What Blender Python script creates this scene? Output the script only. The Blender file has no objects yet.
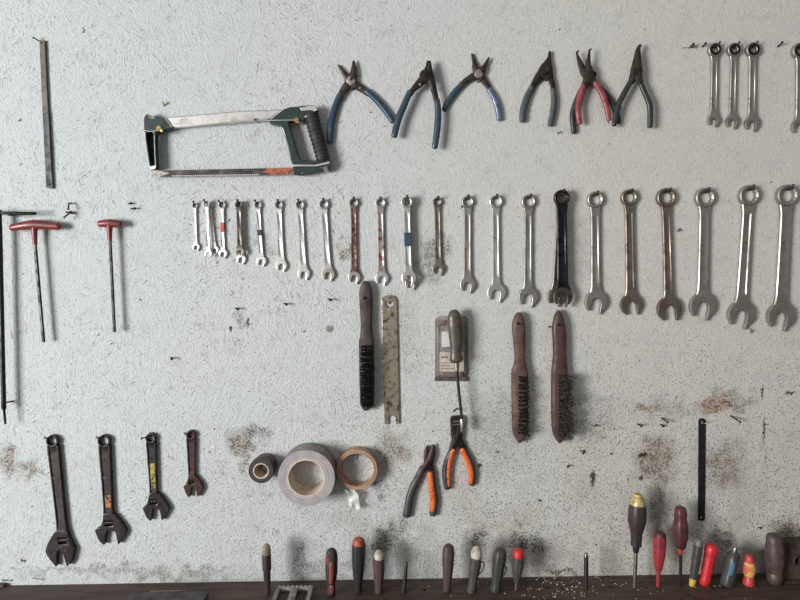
import bpy, bmesh, math, random
from mathutils import Vector, Matrix
random.seed(7)
R_ = math.radians
scene = bpy.context.scene
COL = scene.collection

# ------------------------------------------------------------------ camera
F = 600.0; CX, CY = 400.0, 300.0
CAM = Vector((0, -1.2, 1.5))
ROT = Matrix.Rotation(R_(90 - 4.0), 3, 'X') @ Matrix.Rotation(R_(-0.93), 3, 'Z')
cd = bpy.data.cameras.new('camera'); cam = bpy.data.objects.new('camera', cd); COL.objects.link(cam)
cam.matrix_world = Matrix.Translation(CAM) @ ROT.to_4x4()
cd.sensor_width = 36; cd.lens = F / 800 * 36; cd.clip_start = .01
scene.camera = cam
scene.view_settings.view_transform = 'Standard'; scene.view_settings.look = 'None'
scene.view_settings.gamma = 1; scene.view_settings.use_curve_mapping = False
scene.view_settings.exposure = -0.21

def ray(px, py): return ROT @ Vector(((px - CX) / F, -(py - CY) / F, -1))
def U(px, py, d=0.0):
    """point standing d metres in front of the wall"""
    r = ray(px, py); return CAM + r * ((-d - CAM.y) / r.y)
BENCH_Z = U(400, 578.8, 0).z
def S(px, py):
    """point on the bench top"""
    r = ray(px, py); return CAM + r * ((BENCH_Z - CAM.z) / r.z)
def mpp(px, py, d=0.0): return (U(px + 2, py, d) - U(px - 2, py, d)).length / 4
N = Vector((0, -1, 0))

def K(x0, y0, s): return lambda *pts: [(x0 + p[0] / s, y0 + p[1] / s) for p in pts]
def smooth(pts, n=5):
    out = []; P = [Vector(p) for p in pts]
    for i in range(len(P) - 1):
        a = P[max(i - 1, 0)]; b = P[i]; c = P[i + 1]; d = P[min(i + 2, len(P) - 1)]
        for k in range(n):
            t = k / n
            out.append(.5 * ((2 * b) + (c - a) * t + (2 * a - 5 * b + 4 * c - d) * t * t + (3 * b - a - 3 * c + d) * t ** 3))
    out.append(P[-1]); return out

# ------------------------------------------------------------------ materials
def nn(nt, typ, **kw):
    n = nt.nodes.new(typ)
    for k, v in kw.items():
        if k.startswith('i_'):
            key = k[2:]; key = int(key) if key.isdigit() else key.replace('_', ' ')
            n.inputs[key].default_value = v
        else: setattr(n, k, v)
    return n
def math_(nt, op, a, b=None, c=None, clamp=False):
    n = nt.nodes.new('ShaderNodeMath'); n.operation = op; n.use_clamp = clamp
    for i, v in enumerate((a, b, c)):
        if v is None: continue
        if isinstance(v, (int, float)): n.inputs[i].default_value = v
        else: nt.links.new(v, n.inputs[i])
    return n.outputs[0]
def mapr(nt, v, a, b, lo=0., hi=1.):
    n = nt.nodes.new('ShaderNodeMapRange'); n.interpolation_type = 'SMOOTHSTEP'
    n.inputs[1].default_value = a; n.inputs[2].default_value = b; n.inputs[3].default_value = lo; n.inputs[4].default_value = hi
    nt.links.new(v, n.inputs[0]); return n.outputs[0]
def mixc(nt, fac, a, b):
    n = nt.nodes.new('ShaderNodeMix'); n.data_type = 'RGBA'
    for s, v in ((n.inputs[0], fac), (n.inputs[6], a), (n.inputs[7], b)):
        if isinstance(v, (int, float)): s.default_value = v
        elif isinstance(v, tuple): s.default_value = v if len(v) == 4 else (*v, 1)
        else: nt.links.new(v, s)
    return n.outputs[2]
def noise(nt, vec, scale, detail=4, rough=.55):
    n = nt.nodes.new('ShaderNodeTexNoise'); n.inputs['Scale'].default_value = scale
    n.inputs['Detail'].default_value = detail; n.inputs['Roughness'].default_value = rough
    if vec is not None: nt.links.new(vec, n.inputs['Vector'])
    return n.outputs['Fac']
def newmat(name):
    m = bpy.data.materials.new(name); m.use_nodes = True
    return m, m.node_tree, m.node_tree.nodes['Principled BSDF']
def srgb(r, g, b):
    f = lambda c: (c / 255 / 12.92) if c / 255 <= .04045 else ((c / 255 + .055) / 1.055) ** 2.4
    return (f(r), f(g), f(b))
def mat(name, base, var=None, rough=.5, metal=0., scale=60, lo=.45, hi=.65, bump=.0, var2=None, scale2=150, lo2=.55, hi2=.7, rvar=.12, alpha=1., trans=0.):
    m, nt, b = newmat(name)
    tc = nn(nt, 'ShaderNodeTexCoord').outputs['Object']
    f = noise(nt, tc, scale)
    base = srgb(*base); col = (*base, 1)
    if var: col = mixc(nt, mapr(nt, f, lo, hi), base, srgb(*var))
    if var2: col = mixc(nt, mapr(nt, noise(nt, tc, scale2, 3), lo2, hi2), col, srgb(*var2))
    if isinstance(col, tuple): b.inputs['Base Color'].default_value = col
    else: nt.links.new(col, b.inputs['Base Color'])
    b.inputs['Metallic'].default_value = metal
    nt.links.new(mapr(nt, f, .3, .7, max(rough - rvar, .05), min(rough + rvar, 1)), b.inputs['Roughness'])
    if bump:
        bn = nn(nt, 'ShaderNodeBump', i_Strength=.6, i_Distance=bump)
        nt.links.new(noise(nt, tc, scale * 3, 3), bn.inputs['Height']); nt.links.new(bn.outputs[0], b.inputs['Normal'])
    if alpha < 1: b.inputs['Alpha'].default_value = alpha
    if trans: b.inputs['Transmission Weight'].default_value = trans; b.inputs['IOR'].default_value = 1.45
    return m

M = {}
M['chrome'] = mat('worn_chrome', (212, 209, 205), (194, 190, 185), .44, 1., 70, var2=(158, 148, 138), scale2=120, lo2=.6, hi2=.8, rvar=.06)
M['chrome_dull'] = mat('dull_chrome', (178, 174, 166), (158, 152, 143), .47, 1., 40, var2=(136, 126, 116), scale2=90, lo2=.6, hi2=.8, rvar=.06)
M['chrome_brown'] = mat('browned_steel', (146, 136, 124), (120, 109, 98), .48, 1., 40, var2=(98, 84, 74), scale2=90, lo2=.6, hi2=.8, rvar=.06)
M['chrome_dark'] = mat('dark_oiled_steel', (110, 102, 96), (84, 76, 70), .42, 1., 60, rvar=.06)
M['chrome_copper'] = mat('steel_with_red_paint', (140, 108, 98), (98, 58, 50), .48, .5, 110, lo=.4, hi=.6, var2=(72, 44, 40), scale2=160, lo2=.52, hi2=.68)
M['chrome_red'] = mat('steel_with_pink_paint', (178, 168, 162), (126, 82, 84), .42, .75, 80, lo=.48, hi=.64, var2=(112, 56, 60), scale2=120, lo2=.6, hi2=.7)
M['ring_dark'] = mat('ratchet_ring_dark', (46, 42, 38), (28, 26, 24), .45, .7, 90)
M['black_steel'] = mat('blackened_steel', (50, 50, 54), (28, 28, 30), .36, .85, 50)
M['forged'] = mat('forged_dark_steel', (68, 63, 61), (48, 44, 42), .4, .85, 60, var2=(98, 90, 86), scale2=110, lo2=.62, hi2=.75)
M['forged_red'] = mat('forged_dark_reddish_steel', (78, 62, 60), (66, 34, 34), .46, .8, 60)
M['nail'] = mat('rusty_nail', (66, 56, 48), (44, 34, 28), .6, .4, 200)
M['plier_steel'] = mat('rusty_plier_steel', (80, 72, 66), (60, 48, 40), .48, .8, 90, var2=(40, 34, 30), scale2=160)
M['plier_dark'] = mat('dark_plier_steel', (60, 55, 52), (40, 34, 30), .48, .75, 90)
M['bolt'] = mat('worn_bolt', (190, 178, 170), (140, 112, 100), .4, .9, 150)
M['brass'] = mat('brass_screw', (196, 172, 130), (150, 120, 84), .35, 1., 100)
M['blue_grip'] = mat('blue_vinyl', (42, 64, 82), (34, 52, 64), .32, 0, 60, var2=(92, 106, 118), scale2=110, lo2=.58, hi2=.72)
M['blue_pale'] = mat('pale_blue_vinyl', (92, 108, 134), (66, 82, 104), .22, 0, 50)
M['teal_grip'] = mat('blue_grey_vinyl', (46, 66, 78), (56, 66, 72), .38, 0, 60, var2=(74, 92, 104), scale2=100, lo2=.6, hi2=.75)
M['slate_grip'] = mat('slate_vinyl', (66, 72, 74), (56, 58, 58), .5, 0, 60, var2=(78, 100, 112), scale2=60, lo2=.55, hi2=.7)
M['red_grip'] = mat('red_vinyl', (146, 70, 72), (118, 50, 52), .42, 0, 60, var2=(90, 50, 48), scale2=120, lo2=.6, hi2=.75)
M['black_grip'] = mat('black_vinyl', (44, 46, 44), (58, 58, 54), .45, 0, 60)
M['orange'] = mat('orange_rubber', (226, 110, 46), (190, 84, 34), .34, 0, 90, var2=(96, 58, 42), scale2=150, lo2=.56, hi2=.68)
M['charcoal'] = mat('charcoal_rubber', (62, 58, 58), (46, 42, 42), .55, 0, 60)
M['green'] = mat('dark_green_casting', (48, 62, 58), (38, 48, 46), .38, .25, 60, var2=(120, 128, 122), scale2=170, lo2=.64, hi2=.74)
M['green_dark'] = mat('green_casting_cavity', (46, 58, 55), (36, 46, 44), .6, .1, 60)
M['silver'] = mat('brushed_silver_tube', (212, 208, 202), (186, 180, 174), .42, .75, 40, var2=(120, 112, 104), scale2=90, lo2=.62, hi2=.78)
M['blade_dark'] = mat('dark_saw_steel', (66, 62, 60), (96, 88, 82), .45, .75, 50, var2=(50, 44, 40), scale2=100)
M['blade_orange'] = mat('orange_saw_paint', (176, 98, 72), (130, 78, 62), .5, .1, 110, var2=(78, 66, 60), scale2=150, lo2=.5, hi2=.62)
M['rib_black'] = mat('ribbed_black_rubber', (46, 41, 39), (36, 32, 31), .6, 0, 60)
M['file_steel'] = mat('file_steel', (100, 96, 88), (84, 80, 74), .55, .45, 60)
M['file_dark'] = mat('file_blue_steel', (60, 62, 66), (48, 50, 54), .5, .45, 60)
M['red_handle'] = mat('worn_red_plastic', (124, 47, 44), (98, 37, 35), .38, 0, 60, var2=(66, 32, 30), scale2=90, lo2=.58, hi2=.72)
M['shaft_dark'] = mat('dark_hex_steel', (62, 57, 54), (46, 41, 38), .45, .7, 60)
M['shaft_black'] = mat('black_hex_steel', (44, 46, 46), (34, 34, 34), .4, .6, 60)
M['wood_brush'] = mat('weathered_brown_wood', (92, 70, 60), (66, 48, 42), .65, 0, 40, bump=.0008, var2=(128, 100, 76), scale2=60, lo2=.6, hi2=.72)
M['wood_grey'] = mat('dark_greyed_wood', (66, 56, 51), (46, 39, 35), .66, 0, 40, bump=.0008)
M['wood_red'] = mat('red_stained_wood', (78, 52, 46), (58, 40, 37), .55, 0, 40, bump=.0007, var2=(100, 72, 62), scale2=70, lo2=.6, hi2=.75)
M['bristle'] = mat('dark_wire', (40, 36, 34), (56, 48, 42), .55, .4, 80)
M['bristle_black'] = mat('black_wire', (26, 25, 25), (36, 33, 31), .6, .2, 80)
M['bristle_wire'] = mat('loose_steel_wire', (126, 112, 102), (54, 46, 41), .45, .5, 260, lo=.40, hi=.56)
M['bar_brass'] = mat('mottled_brassy_steel', (170, 161, 140), (144, 134, 114), .42, .8, 70, var2=(92, 82, 66), scale2=95, lo2=.5, hi2=.68, rvar=.06)
M['bar_black'] = mat('black_blade_paint', (18, 18, 20), (24, 24, 26), .5, 0, 60)
M['tape_black'] = mat('black_tape', (52, 46, 46), (42, 36, 36), .5, 0, 60)
M['tape_red'] = mat('dusty_red_tape', (108, 66, 72), (84, 52, 56), .55, 0, 60)
M['cardboard'] = mat('pale_cardboard', (206, 190, 172), (186, 168, 150), .7, 0, 60)
M['tape_tan'] = mat('tan_tape', (172, 138, 112), (150, 116, 92), .5, 0, 70)
M['tape_side'] = mat('brown_grey_tape', (128, 118, 108), (112, 102, 94), .45, 0, 50)
M['film'] = mat('clear_tape_film', (226, 226, 220), None, .2, 0, 50, alpha=.55)
M['plastic_clear'] = mat('clear_blister_plastic', (196, 188, 182), (150, 138, 132), .10, 0, 40, lo=.4, hi=.7, alpha=.22, rvar=.03)
M['card_print'] = mat('printed_backing_card', (126, 108, 102), (98, 82, 76), .6, 0, 60)
M['plastic_back'] = mat('yellowed_clear_plastic', (150, 132, 122), (112, 92, 82), .2, 0, 45, lo=.4, hi=.65, alpha=.36, rvar=.05)
M['rim_brown'] = mat('dirty_plastic_rim', (98, 86, 78), (74, 63, 57), .3, 0, 60)
M['label_cream'] = mat('cream_label', (214, 204, 182), (186, 172, 150), .6, 0, 70)
M['label_white'] = mat('white_label', (232, 232, 230), (214, 212, 210), .6, 0, 70)
M['label_grey'] = mat('grey_label', (128, 126, 128), (104, 102, 104), .6, 0, 70)
M['ink'] = mat('dark_ink', (54, 48, 46), None, .6)
M['blister_tool'] = mat('brown_hardware', (90, 72, 66), (60, 48, 44), .5, .3, 60)
M['handle_olive'] = mat('olive_brown_plastic', (84, 74, 64), (62, 53, 46), .42, 0, 50, var2=(132, 116, 88), scale2=40, lo2=.6, hi2=.75)
M['yellow_paint'] = mat('worn_yellow_paint', (168, 154, 66), (128, 116, 52), .5, .1, 90, var2=(66, 58, 44), scale2=170, lo2=.5, hi2=.6)
M['orange_paint'] = mat('worn_orange_paint', (190, 118, 62), (150, 88, 44), .5, .1, 90, var2=(66, 52, 44), scale2=150, lo2=.48, hi2=.58)
M['red_paint'] = mat('worn_red_paint', (186, 84, 72), (160, 62, 52), .5, .1, 120)
M['blue_paint'] = mat('blue_paint', (62, 74, 90), (52, 62, 76), .5, .2, 120, var2=(120, 122, 124), scale2=160, lo2=.6, hi2=.7)
def drv(name, a, b, rough=.45, **k): M[name] = mat(name, a, b, rough, 0, 55, **k)
drv('d_brown', (60, 50, 47), (44, 36, 34)); drv('d_black', (44, 42, 42), (32, 30, 30)); drv('d_grey', (76, 71, 68), (56, 52, 50))
drv('d_redbrown', (88, 46, 44), (62, 34, 33)); drv('d_red', (152, 50, 54), (118, 40, 43)); drv('d_bred', (198, 42, 48), (160, 32, 38))
drv('d_mauve', (82, 66, 64), (60, 47, 45)); drv('d_orange', (168, 88, 68), (128, 62, 50)); drv('d_white', (186, 178, 166), (128, 116, 106))
drv('d_beige', (150, 134, 114), (112, 98, 84)); drv('d_yellow', (198, 172, 74), (152, 124, 50)); drv('d_blue', (74, 120, 150), (66, 84, 96))
drv('d_slate', (64, 64, 62), (46, 46, 45)); drv('d_pattern', (208, 168, 92), (196, 96, 70), lo=.46, hi=.54, scale2=200); drv('d_dustgrey', (112, 108, 102), (84, 80, 76))
drv('d_crimson', (188, 66, 66), (154, 46, 46)); drv('d_pink', (128, 58, 66), (84, 42, 46)); drv('d_streak', (128, 70, 58), (84, 50, 44))
M['cap_gold'] = mat('gold_cap', (196, 182, 130), (160, 140, 90), .4, .3, 90)
M['steel'] = mat('plain_steel', (170, 165, 160), (120, 112, 106), .35, .9, 80)
M['block'] = mat('brown_rusted_steel', (92, 80, 70), (66, 54, 46), .55, .4, 40)
M['grey_plastic'] = mat('dirty_grey_plastic', (150, 146, 142), (112, 106, 102), .5, 0, 60)
M['offcut'] = mat('bluish_worn_board', (78, 72, 72), (58, 48, 44), .6, 0, 30, var2=(112, 92, 76), scale2=60, lo2=.6, hi2=.75)
M['flake'] = mat('white_paint_flake', (214, 206, 192), (176, 160, 140), .7, 0, 90)
M['bench'] = None

# ------------------------------------------------------------------ mesh builder (world coordinates)
class MB:
    def __init__(s): s.bm = bmesh.new(); s.mi = 0
    def _f(s, vs):
        try: f = s.bm.faces.new(vs); f.material_index = s.mi; return f
        except ValueError: return None
    def rings(s, rings, closed=True, cap=True):
        rv = [[s.bm.verts.new(p) for p in r] for r in rings]; n = len(rv[0])
        for a, b in zip(rv, rv[1:]):
            for i in range(n if closed else n - 1):
                j = (i + 1) % n; s._f((a[i], a[j], b[j], b[i]))
        if cap: s._f(rv[0][::-1]); s._f(rv[-1])
        return s
    def tube(s, pts, rad, seg=12, flat=1., cap='round', up=N, flute=0, nfl=6):
        P = [Vector(p) for p in pts]; n = len(P)
        r = [rad] * n if isinstance(rad, (int, float)) else list(rad)
        if len(r) != n:                                   # resample radii over the smoothed path
            m = len(r) - 1; r = [(lambda q: r[int(q)] * (1 - q % 1) + r[min(int(q) + 1, m)] * (q % 1))(i / (n - 1) * m) for i in range(n)]
        if cap == 'round':
            t0 = (P[0] - P[1]).normalized(); t1 = (P[-1] - P[-2]).normalized(); a, b, ra, rb = P[0], P[-1], r[0], r[-1]
            P = [a + t0 * ra * .55 * .98, a + t0 * ra * .55 * .7] + P + [b + t1 * rb * .55 * .7, b + t1 * rb * .55 * .98]
            r = [ra * .25, ra * .72] + r + [rb * .72, rb * .25]; n += 4
        rings = []
        for i in range(n):
            t = (P[min(i + 1, n - 1)] - P[max(i - 1, 0)]).normalized()
            u = Vector(up) if abs(t.dot(up)) < .95 else Vector((1, 0, 0))
            side = t.cross(u).normalized(); b = side.cross(t).normalized(); ring = []
            for k in range(seg):
                a = 2 * math.pi * k / seg; q = r[i] * (1 + flute * math.cos(nfl * a))
                ring.append(P[i] + side * q * math.cos(a) + b * q * flat * math.sin(a))
            rings.append(ring)
        return s.rings(rings)
    def tpx(s, pts, rad, d, seg=12, flat=1., cap='round', n=5, **k):
        """tube along a path on the wall; pts (x, y[, d]) radii in photo pixels"""
        p3 = [U(p[0], p[1], p[2] if len(p) > 2 else d) for p in pts]; k_ = mpp(pts[0][0], pts[0][1], d)
        if n > 1 and len(p3) > 2: p3 = smooth(p3, n)
        rr = rad * k_ if isinstance(rad, (int, float)) else [q * k_ for q in rad]
        return s.tube(p3, rr, seg, flat, cap, **k)
    def disc(s, c, axis, r, h, seg=20, bev=.2):
        c = Vector(c); a = Vector(axis).normalized()
        return s.tube([c, c + a * h * (1 - bev), c + a * h], [r, r, r * (1 - bev)], seg, cap='flat')
    def annulus(s, c, r1, r0, h, seg=40, bev=.0012):
        """ring lying on the wall plane: c = centre of its back, h = width outward"""
        c = Vector(c); rings = []
        prof = [(r0, 0), (r1, 0), (r1, h - bev), (r1 - bev, h), (r0 + bev * .5, h), (r0, h - bev * .5)]
        prof.append(prof[0])
        for k in range(seg + 1):
            a = 2 * math.pi * k / seg
            rings.append([c + Vector((math.cos(a) * q, -y, math.sin(a) * q)) for q, y in prof[:-1]])
        return s.rings(rings, True, False)
    def outline(s, loops, to3, th, bev, back=Vector((0, 1, 0))):
        """2D loops (first outer, others holes) -> solid plate; to3 maps (u, v, w) to the world, w through the thickness"""
        cu = bpy.data.curves.new('tmp', 'CURVE'); cu.dimensions = '2D'; cu.fill_mode = 'BOTH'
        for L in loops:
            sp = cu.splines.new('POLY'); sp.points.add(len(L) - 1); sp.use_cyclic_u = True
            for p, q in zip(sp.points, L): p.co = (q[0], q[1], 0, 1)
        cu.bevel_depth = bev; cu.offset = -bev; cu.extrude = max(th / 2 - bev, 1e-5); cu.bevel_resolution = 1
        ob = bpy.data.objects.new('tmp', cu); COL.objects.link(ob)
        dg = bpy.context.evaluated_depsgraph_get(); me = bpy.data.meshes.new_from_object(ob.evaluated_get(dg))
        lay = s.bm.faces.layers.int.get('flat') or s.bm.faces.layers.int.new('flat')
        vs = [s.bm.verts.new(to3(v.co.x, v.co.y, v.co.z)) for v in me.vertices]
        for p in me.polygons:
            f = s._f([vs[i] for i in p.vertices])
            if f and abs(p.normal.z) > .9995: f[lay] = 1
        bpy.data.objects.remove(ob); bpy.data.curves.remove(cu); bpy.data.meshes.remove(me)
        return s
    def plate(s, loops, d, th, bev=.0006):
        """plate from loops in photo pixels, its back d metres off the wall"""
        L = [[(lambda w: (w.x, w.z))(U(p[0], p[1], d + th)) for p in l] for l in loops]
        return s.outline(L, lambda u, v, w: Vector((u, -(d + th / 2 + w), v)), th, bev)
    def box(s, c, sx, sy, sz, bev=0, rot=None):
        b2 = bmesh.new(); bmesh.ops.create_cube(b2, size=1)
        bmesh.ops.scale(b2, vec=(sx, sy, sz), verts=b2.verts)
        if bev: bmesh.ops.bevel(b2, geom=b2.edges[:], offset=bev, segments=2, affect='EDGES', profile=.7)
        mt = Matrix.Translation(Vector(c)) @ (rot.to_4x4() if rot else Matrix())
        mp = {v: s.bm.verts.new(mt @ v.co) for v in b2.verts}
        for f in b2.faces: s._f([mp[v] for v in f.verts])
        b2.free(); return s
    def build(s, name, mats, parent=None, ang=35, origin=None):
        if not isinstance(mats, (list, tuple)): mats = [mats]
        bmesh.ops.remove_doubles(s.bm, verts=s.bm.verts, dist=1e-6)
        bmesh.ops.recalc_face_normals(s.bm, faces=s.bm.faces)
        if parent is not None: off = wloc(parent)
        elif origin is not None: off = Vector(origin)
        else:
            xs = [v.co for v in s.bm.verts]; lo = Vector(map(min, *xs)); hi = Vector(map(max, *xs)); off = (lo + hi) / 2
        bmesh.ops.translate(s.bm, vec=-off, verts=s.bm.verts)
        lay = s.bm.faces.layers.int.get('flat'); fl_ = [bool(lay and f[lay]) for f in s.bm.faces]
        me = bpy.data.meshes.new(name); s.bm.to_mesh(me); s.bm.free()
        for m in mats: me.materials.append(M[m] if isinstance(m, str) else m)
        for p in me.polygons: p.use_smooth = True
        me.set_sharp_from_angle(angle=R_(ang))
        for p, q in zip(me.polygons, fl_):
            if q: p.use_smooth = False
        o = bpy.data.objects.new(name, me); COL.objects.link(o)
        if parent is not None: o.parent = parent; WL[o.name] = off
        else: o.location = off; WL[o.name] = off
        return o
WL = {}
def wloc(o): return WL[o.name]
def thing(name, label, cat, loc, group=None):
    o = bpy.data.objects.new(name, None); COL.objects.link(o); o.location = loc; o.empty_display_size = .02
    WL[o.name] = Vector(loc); return tag(o, label, cat, group)
def tag(o, label, cat, group=None, kind=None):
    o['label'] = label; o['category'] = cat
    if group: o['group'] = group
    if kind: o['kind'] = kind
    return o
def struct(o): o['kind'] = 'structure'; return o

# ------------------------------------------------------------------ the setting
def wall_material():
    m, nt, b = newmat('painted_strand_board'); L = nt.links.new
    P = nn(nt, 'ShaderNodeTexCoord').outputs['Object']
    def vop(op, a, c):
        n = nt.nodes.new('ShaderNodeVectorMath'); n.operation = op; L(a, n.inputs[0])
        if isinstance(c, tuple): n.inputs[1].default_value = c
        else: L(c, n.inputs[1])
        return n.outputs[0]
    def chips(scale, seed):
        """coordinates turned to a different grain direction in every strand of the board"""
        pp = vop('ADD', P, (seed, seed * .37, seed * 1.7))
        nz = nn(nt, 'ShaderNodeTexNoise', i_Scale=scale * .9, i_Detail=3.); L(pp, nz.inputs['Vector'])
        q = vop('ADD', pp, vop('MULTIPLY', nz.outputs['Color'], (.06, .06, .06)))
        v = nn(nt, 'ShaderNodeTexVoronoi', i_Scale=scale); L(q, v.inputs['Vector'])
        sp = nn(nt, 'ShaderNodeSeparateColor'); L(v.outputs['Color'], sp.inputs[0])
        rot = nn(nt, 'ShaderNodeVectorRotate'); rot.rotation_type = 'Y_AXIS'; L(pp, rot.inputs['Vector'])
        L(math_(nt, 'MULTIPLY', math_(nt, 'SUBTRACT', sp.outputs[0], .5), 2.6), rot.inputs['Angle'])
        return rot.outputs[0], sp.outputs[1]
    def grain(rv, sc, st, det=3, ro=.6): return noise(nt, vop('MULTIPLY', rv, (1., 1., st)), sc, det, ro)
    r1, h1 = chips(17, 0.); r2, h2 = chips(30, 3.1); r3, h3 = chips(44, 8.3)
    g1 = grain(r1, 170, .16); g2 = grain(r2, 260, .2); g3 = grain(r3, 270, .32)
    fine = noise(nt, P, 480, 3, .65)
    H = math_(nt, 'ADD', math_(nt, 'MULTIPLY', g1, .8), math_(nt, 'MULTIPLY', g2, .9))
    H = math_(nt, 'ADD', H, math_(nt, 'MULTIPLY', h1, .16)); H = math_(nt, 'ADD', H, math_(nt, 'MULTIPLY', h2, .14))
    H = math_(nt, 'ADD', H, math_(nt, 'MULTIPLY', fine, .8)); H = math_(nt, 'ADD', H, math_(nt, 'MULTIPLY', g3, .5))
    bn = nn(nt, 'ShaderNodeBump', i_Distance=BUMP[1]); bst = bn.inputs['Strength']; L(H, bn.inputs['Height']); L(bn.outputs[0], b.inputs['Normal'])
    sx = nn(nt, 'ShaderNodeSeparateXYZ'); L(P, sx.inputs[0]); X, Z = sx.outputs[0], sx.outputs[2]
    big = noise(nt, P, 3.2, 4)
    L(mapr(nt, X, -.35, .3, BUMP[0] * 1.05, BUMP[0] * .6), bst)                   # bump weaker towards the right
    calm = math_(nt, 'MULTIPLY', mapr(nt, X, -.2, .25, 0., 1.), mapr(nt, Z, 1.2, 1.4, 0., 1.)); calm = math_(nt, 'SUBTRACT', 1., math_(nt, 'MULTIPLY', calm, .62))
    wx = math_(nt, 'ADD', X, math_(nt, 'MULTIPLY', math_(nt, 'SUBTRACT', big, .5), .9))
    col = mixc(nt, mapr(nt, wx, -.6, .6), srgb(*PAINT[0]), srgb(*PAINT[1]))  # cooler left, warmer right: tint of the light put into the wall colour
    col = mixc(nt, mapr(nt, noise(nt, P, 26, 5, .65), .5, .72, 0, .45), col, srgb(*PAINT[2]))
    col = mixc(nt, mapr(nt, noise(nt, P, 120, 4, .7), .54, .7, 0, .4), col, srgb(228, 228, 224))
    patch = noise(nt, P, 6.5, 4, .6); patch2 = noise(nt, vop('ADD', P, (4, 9, 2)), 16, 3)
    lower = mapr(nt, Z, .9, 1.75, 1., .0); side = mapr(nt, X, -.6, .2, .35, 1.)
    dirt = math_(nt, 'MULTIPLY', lower, side)
    # gaps between the strands where the paint never reached
    def marks(v, lo, hi, amt, c, a0, a1):
        f = math_(nt, 'MULTIPLY', mapr(nt, v, lo, hi), mapr(nt, patch, a0, a1, .25, 1.)); return mixc(nt, math_(nt, 'MULTIPLY', math_(nt, 'MULTIPLY', f, calm), amt), col, srgb(*c))
    col = marks(g2, .595, .67, .62, (122, 121, 117), .36, .6)
    col = marks(g3, .625, .685, .92, (74, 72, 69), .36, .6)
    col = marks(g1, .635, .70, .75, (96, 94, 90), .40, .62)
    # dots, thicker towards the bench and the right
    d1 = noise(nt, P, 300, 2, .6); d2 = noise(nt, vop('ADD', P, (2, 5, 1)), 170, 2, .6); d3 = noise(nt, vop('ADD', P, (7, 3, 1)), 90, 3, .6)
    th = math_(nt, 'SUBTRACT', d1, math_(nt, 'SUBTRACT', .67, math_(nt, 'ADD', math_(nt, 'MULTIPLY', dirt, .086), math_(nt, 'MULTIPLY', patch2, .02))))
    col = mixc(nt, math_(nt, 'MULTIPLY', mapr(nt, th, .0, .05), .8), col, srgb(84, 81, 77))
    th = math_(nt, 'SUBTRACT', d2, math_(nt, 'SUBTRACT', .715, math_(nt, 'MULTIPLY', dirt, .072)))
    col = mixc(nt, math_(nt, 'MULTIPLY', mapr(nt, th, .0, .03), .85), col, srgb(62, 58, 54))
    col = mixc(nt, math_(nt, 'MULTIPLY', mapr(nt, d3, .70, .72), .92), col, srgb(50, 46, 42))
    d4 = noise(nt, vop('ADD', P, (1, 8, 6)), 125, 3, .65)
    th = math_(nt, 'SUBTRACT', d4, math_(nt, 'SUBTRACT', .72, math_(nt, 'MULTIPLY', mapr(nt, Z, .84, 1.3, 1., 0.), .065)))
    col = mixc(nt, math_(nt, 'MULTIPLY', mapr(nt, th, .0, .03), .8), col, srgb(64, 58, 52))
    tint = math_(nt, 'MULTIPLY', math_(nt, 'MULTIPLY', mapr(nt, Z, .84, 1.25, 1., 0.), side), mapr(nt, noise(nt, P, 12, 5, .6), .42, .62))
    col = mixc(nt, math_(nt, 'MULTIPLY', tint, .38), col, srgb(150, 140, 124))
    # grime and rust smears, dark smudges above the screwdrivers, dark line at a nail
    sn = noise(nt, P, 240, 4, .75); sm_ = noise(nt, P, 60, 5, .7)
    sn = math_(nt, 'ADD', math_(nt, 'MULTIPLY', sn, .6), math_(nt, 'MULTIPLY', sm_, .4))
    wn = nn(nt, 'ShaderNodeTexNoise', i_Scale=34., i_Detail=4.); L(P, wn.inputs['Vector']); ws = nn(nt, 'ShaderNodeSeparateColor'); L(wn.outputs['Color'], ws.inputs[0])
    Xw0 = math_(nt, 'ADD', X, math_(nt, 'MULTIPLY', math_(nt, 'SUBTRACT', ws.outputs[0], .5), .085)); Zw0 = math_(nt, 'ADD', Z, math_(nt, 'MULTIPLY', math_(nt, 'SUBTRACT', ws.outputs[1], .5), .085))
    wn2 = nn(nt, 'ShaderNodeTexNoise', i_Scale=170., i_Detail=3.); L(P, wn2.inputs['Vector']); ws2 = nn(nt, 'ShaderNodeSeparateColor'); L(wn2.outputs['Color'], ws2.inputs[0])
    Xs = math_(nt, 'ADD', X, math_(nt, 'MULTIPLY', math_(nt, 'SUBTRACT', ws2.outputs[0], .5), .016)); Zs = math_(nt, 'ADD', Z, math_(nt, 'MULTIPLY', math_(nt, 'SUBTRACT', ws2.outputs[1], .5), .016))
    for (px, py, rx, rz, c, amt) in STAINS:
        big_ = min(rx, rz) > 5; Xw, Zw = (Xw0, Zw0) if big_ else (Xs, Zs)
        w = U(px, py); k = mpp(px, py)
        dx = math_(nt, 'MULTIPLY', math_(nt, 'SUBTRACT', Xw, w.x), 1 / (rx * k)); dz = math_(nt, 'MULTIPLY', math_(nt, 'SUBTRACT', Zw, w.z), 1 / (rz * k))
        r2_ = math_(nt, 'ADD', math_(nt, 'MULTIPLY', dx, dx), math_(nt, 'MULTIPLY', dz, dz))
        f = mapr(nt, r2_, 0., 1., 1., 0.)
        g = mapr(nt, math_(nt, 'ADD', sn, math_(nt, 'MULTIPLY', f, .10 if big_ else .3)), .545, .655)
        col = mixc(nt, math_(nt, 'MULTIPLY', math_(nt, 'MULTIPLY', f, g), min(amt * 1.25, 1)), col, srgb(*[int(q * .85) for q in c]))
        col = mixc(nt, math_(nt, 'MULTIPLY', f, amt * ((.42 if c[0] > 100 else .22) if big_ else .5)), col, srgb(*c))
    L(col, b.inputs['Base Color']); b.inputs['Roughness'].default_value = .5
    b.inputs['Specular IOR Level'].default_value = .35
    return m
BUMP = (.55, .0034); PAINT = ((192, 197, 196), (197, 194, 186), (170, 171, 166))
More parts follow.
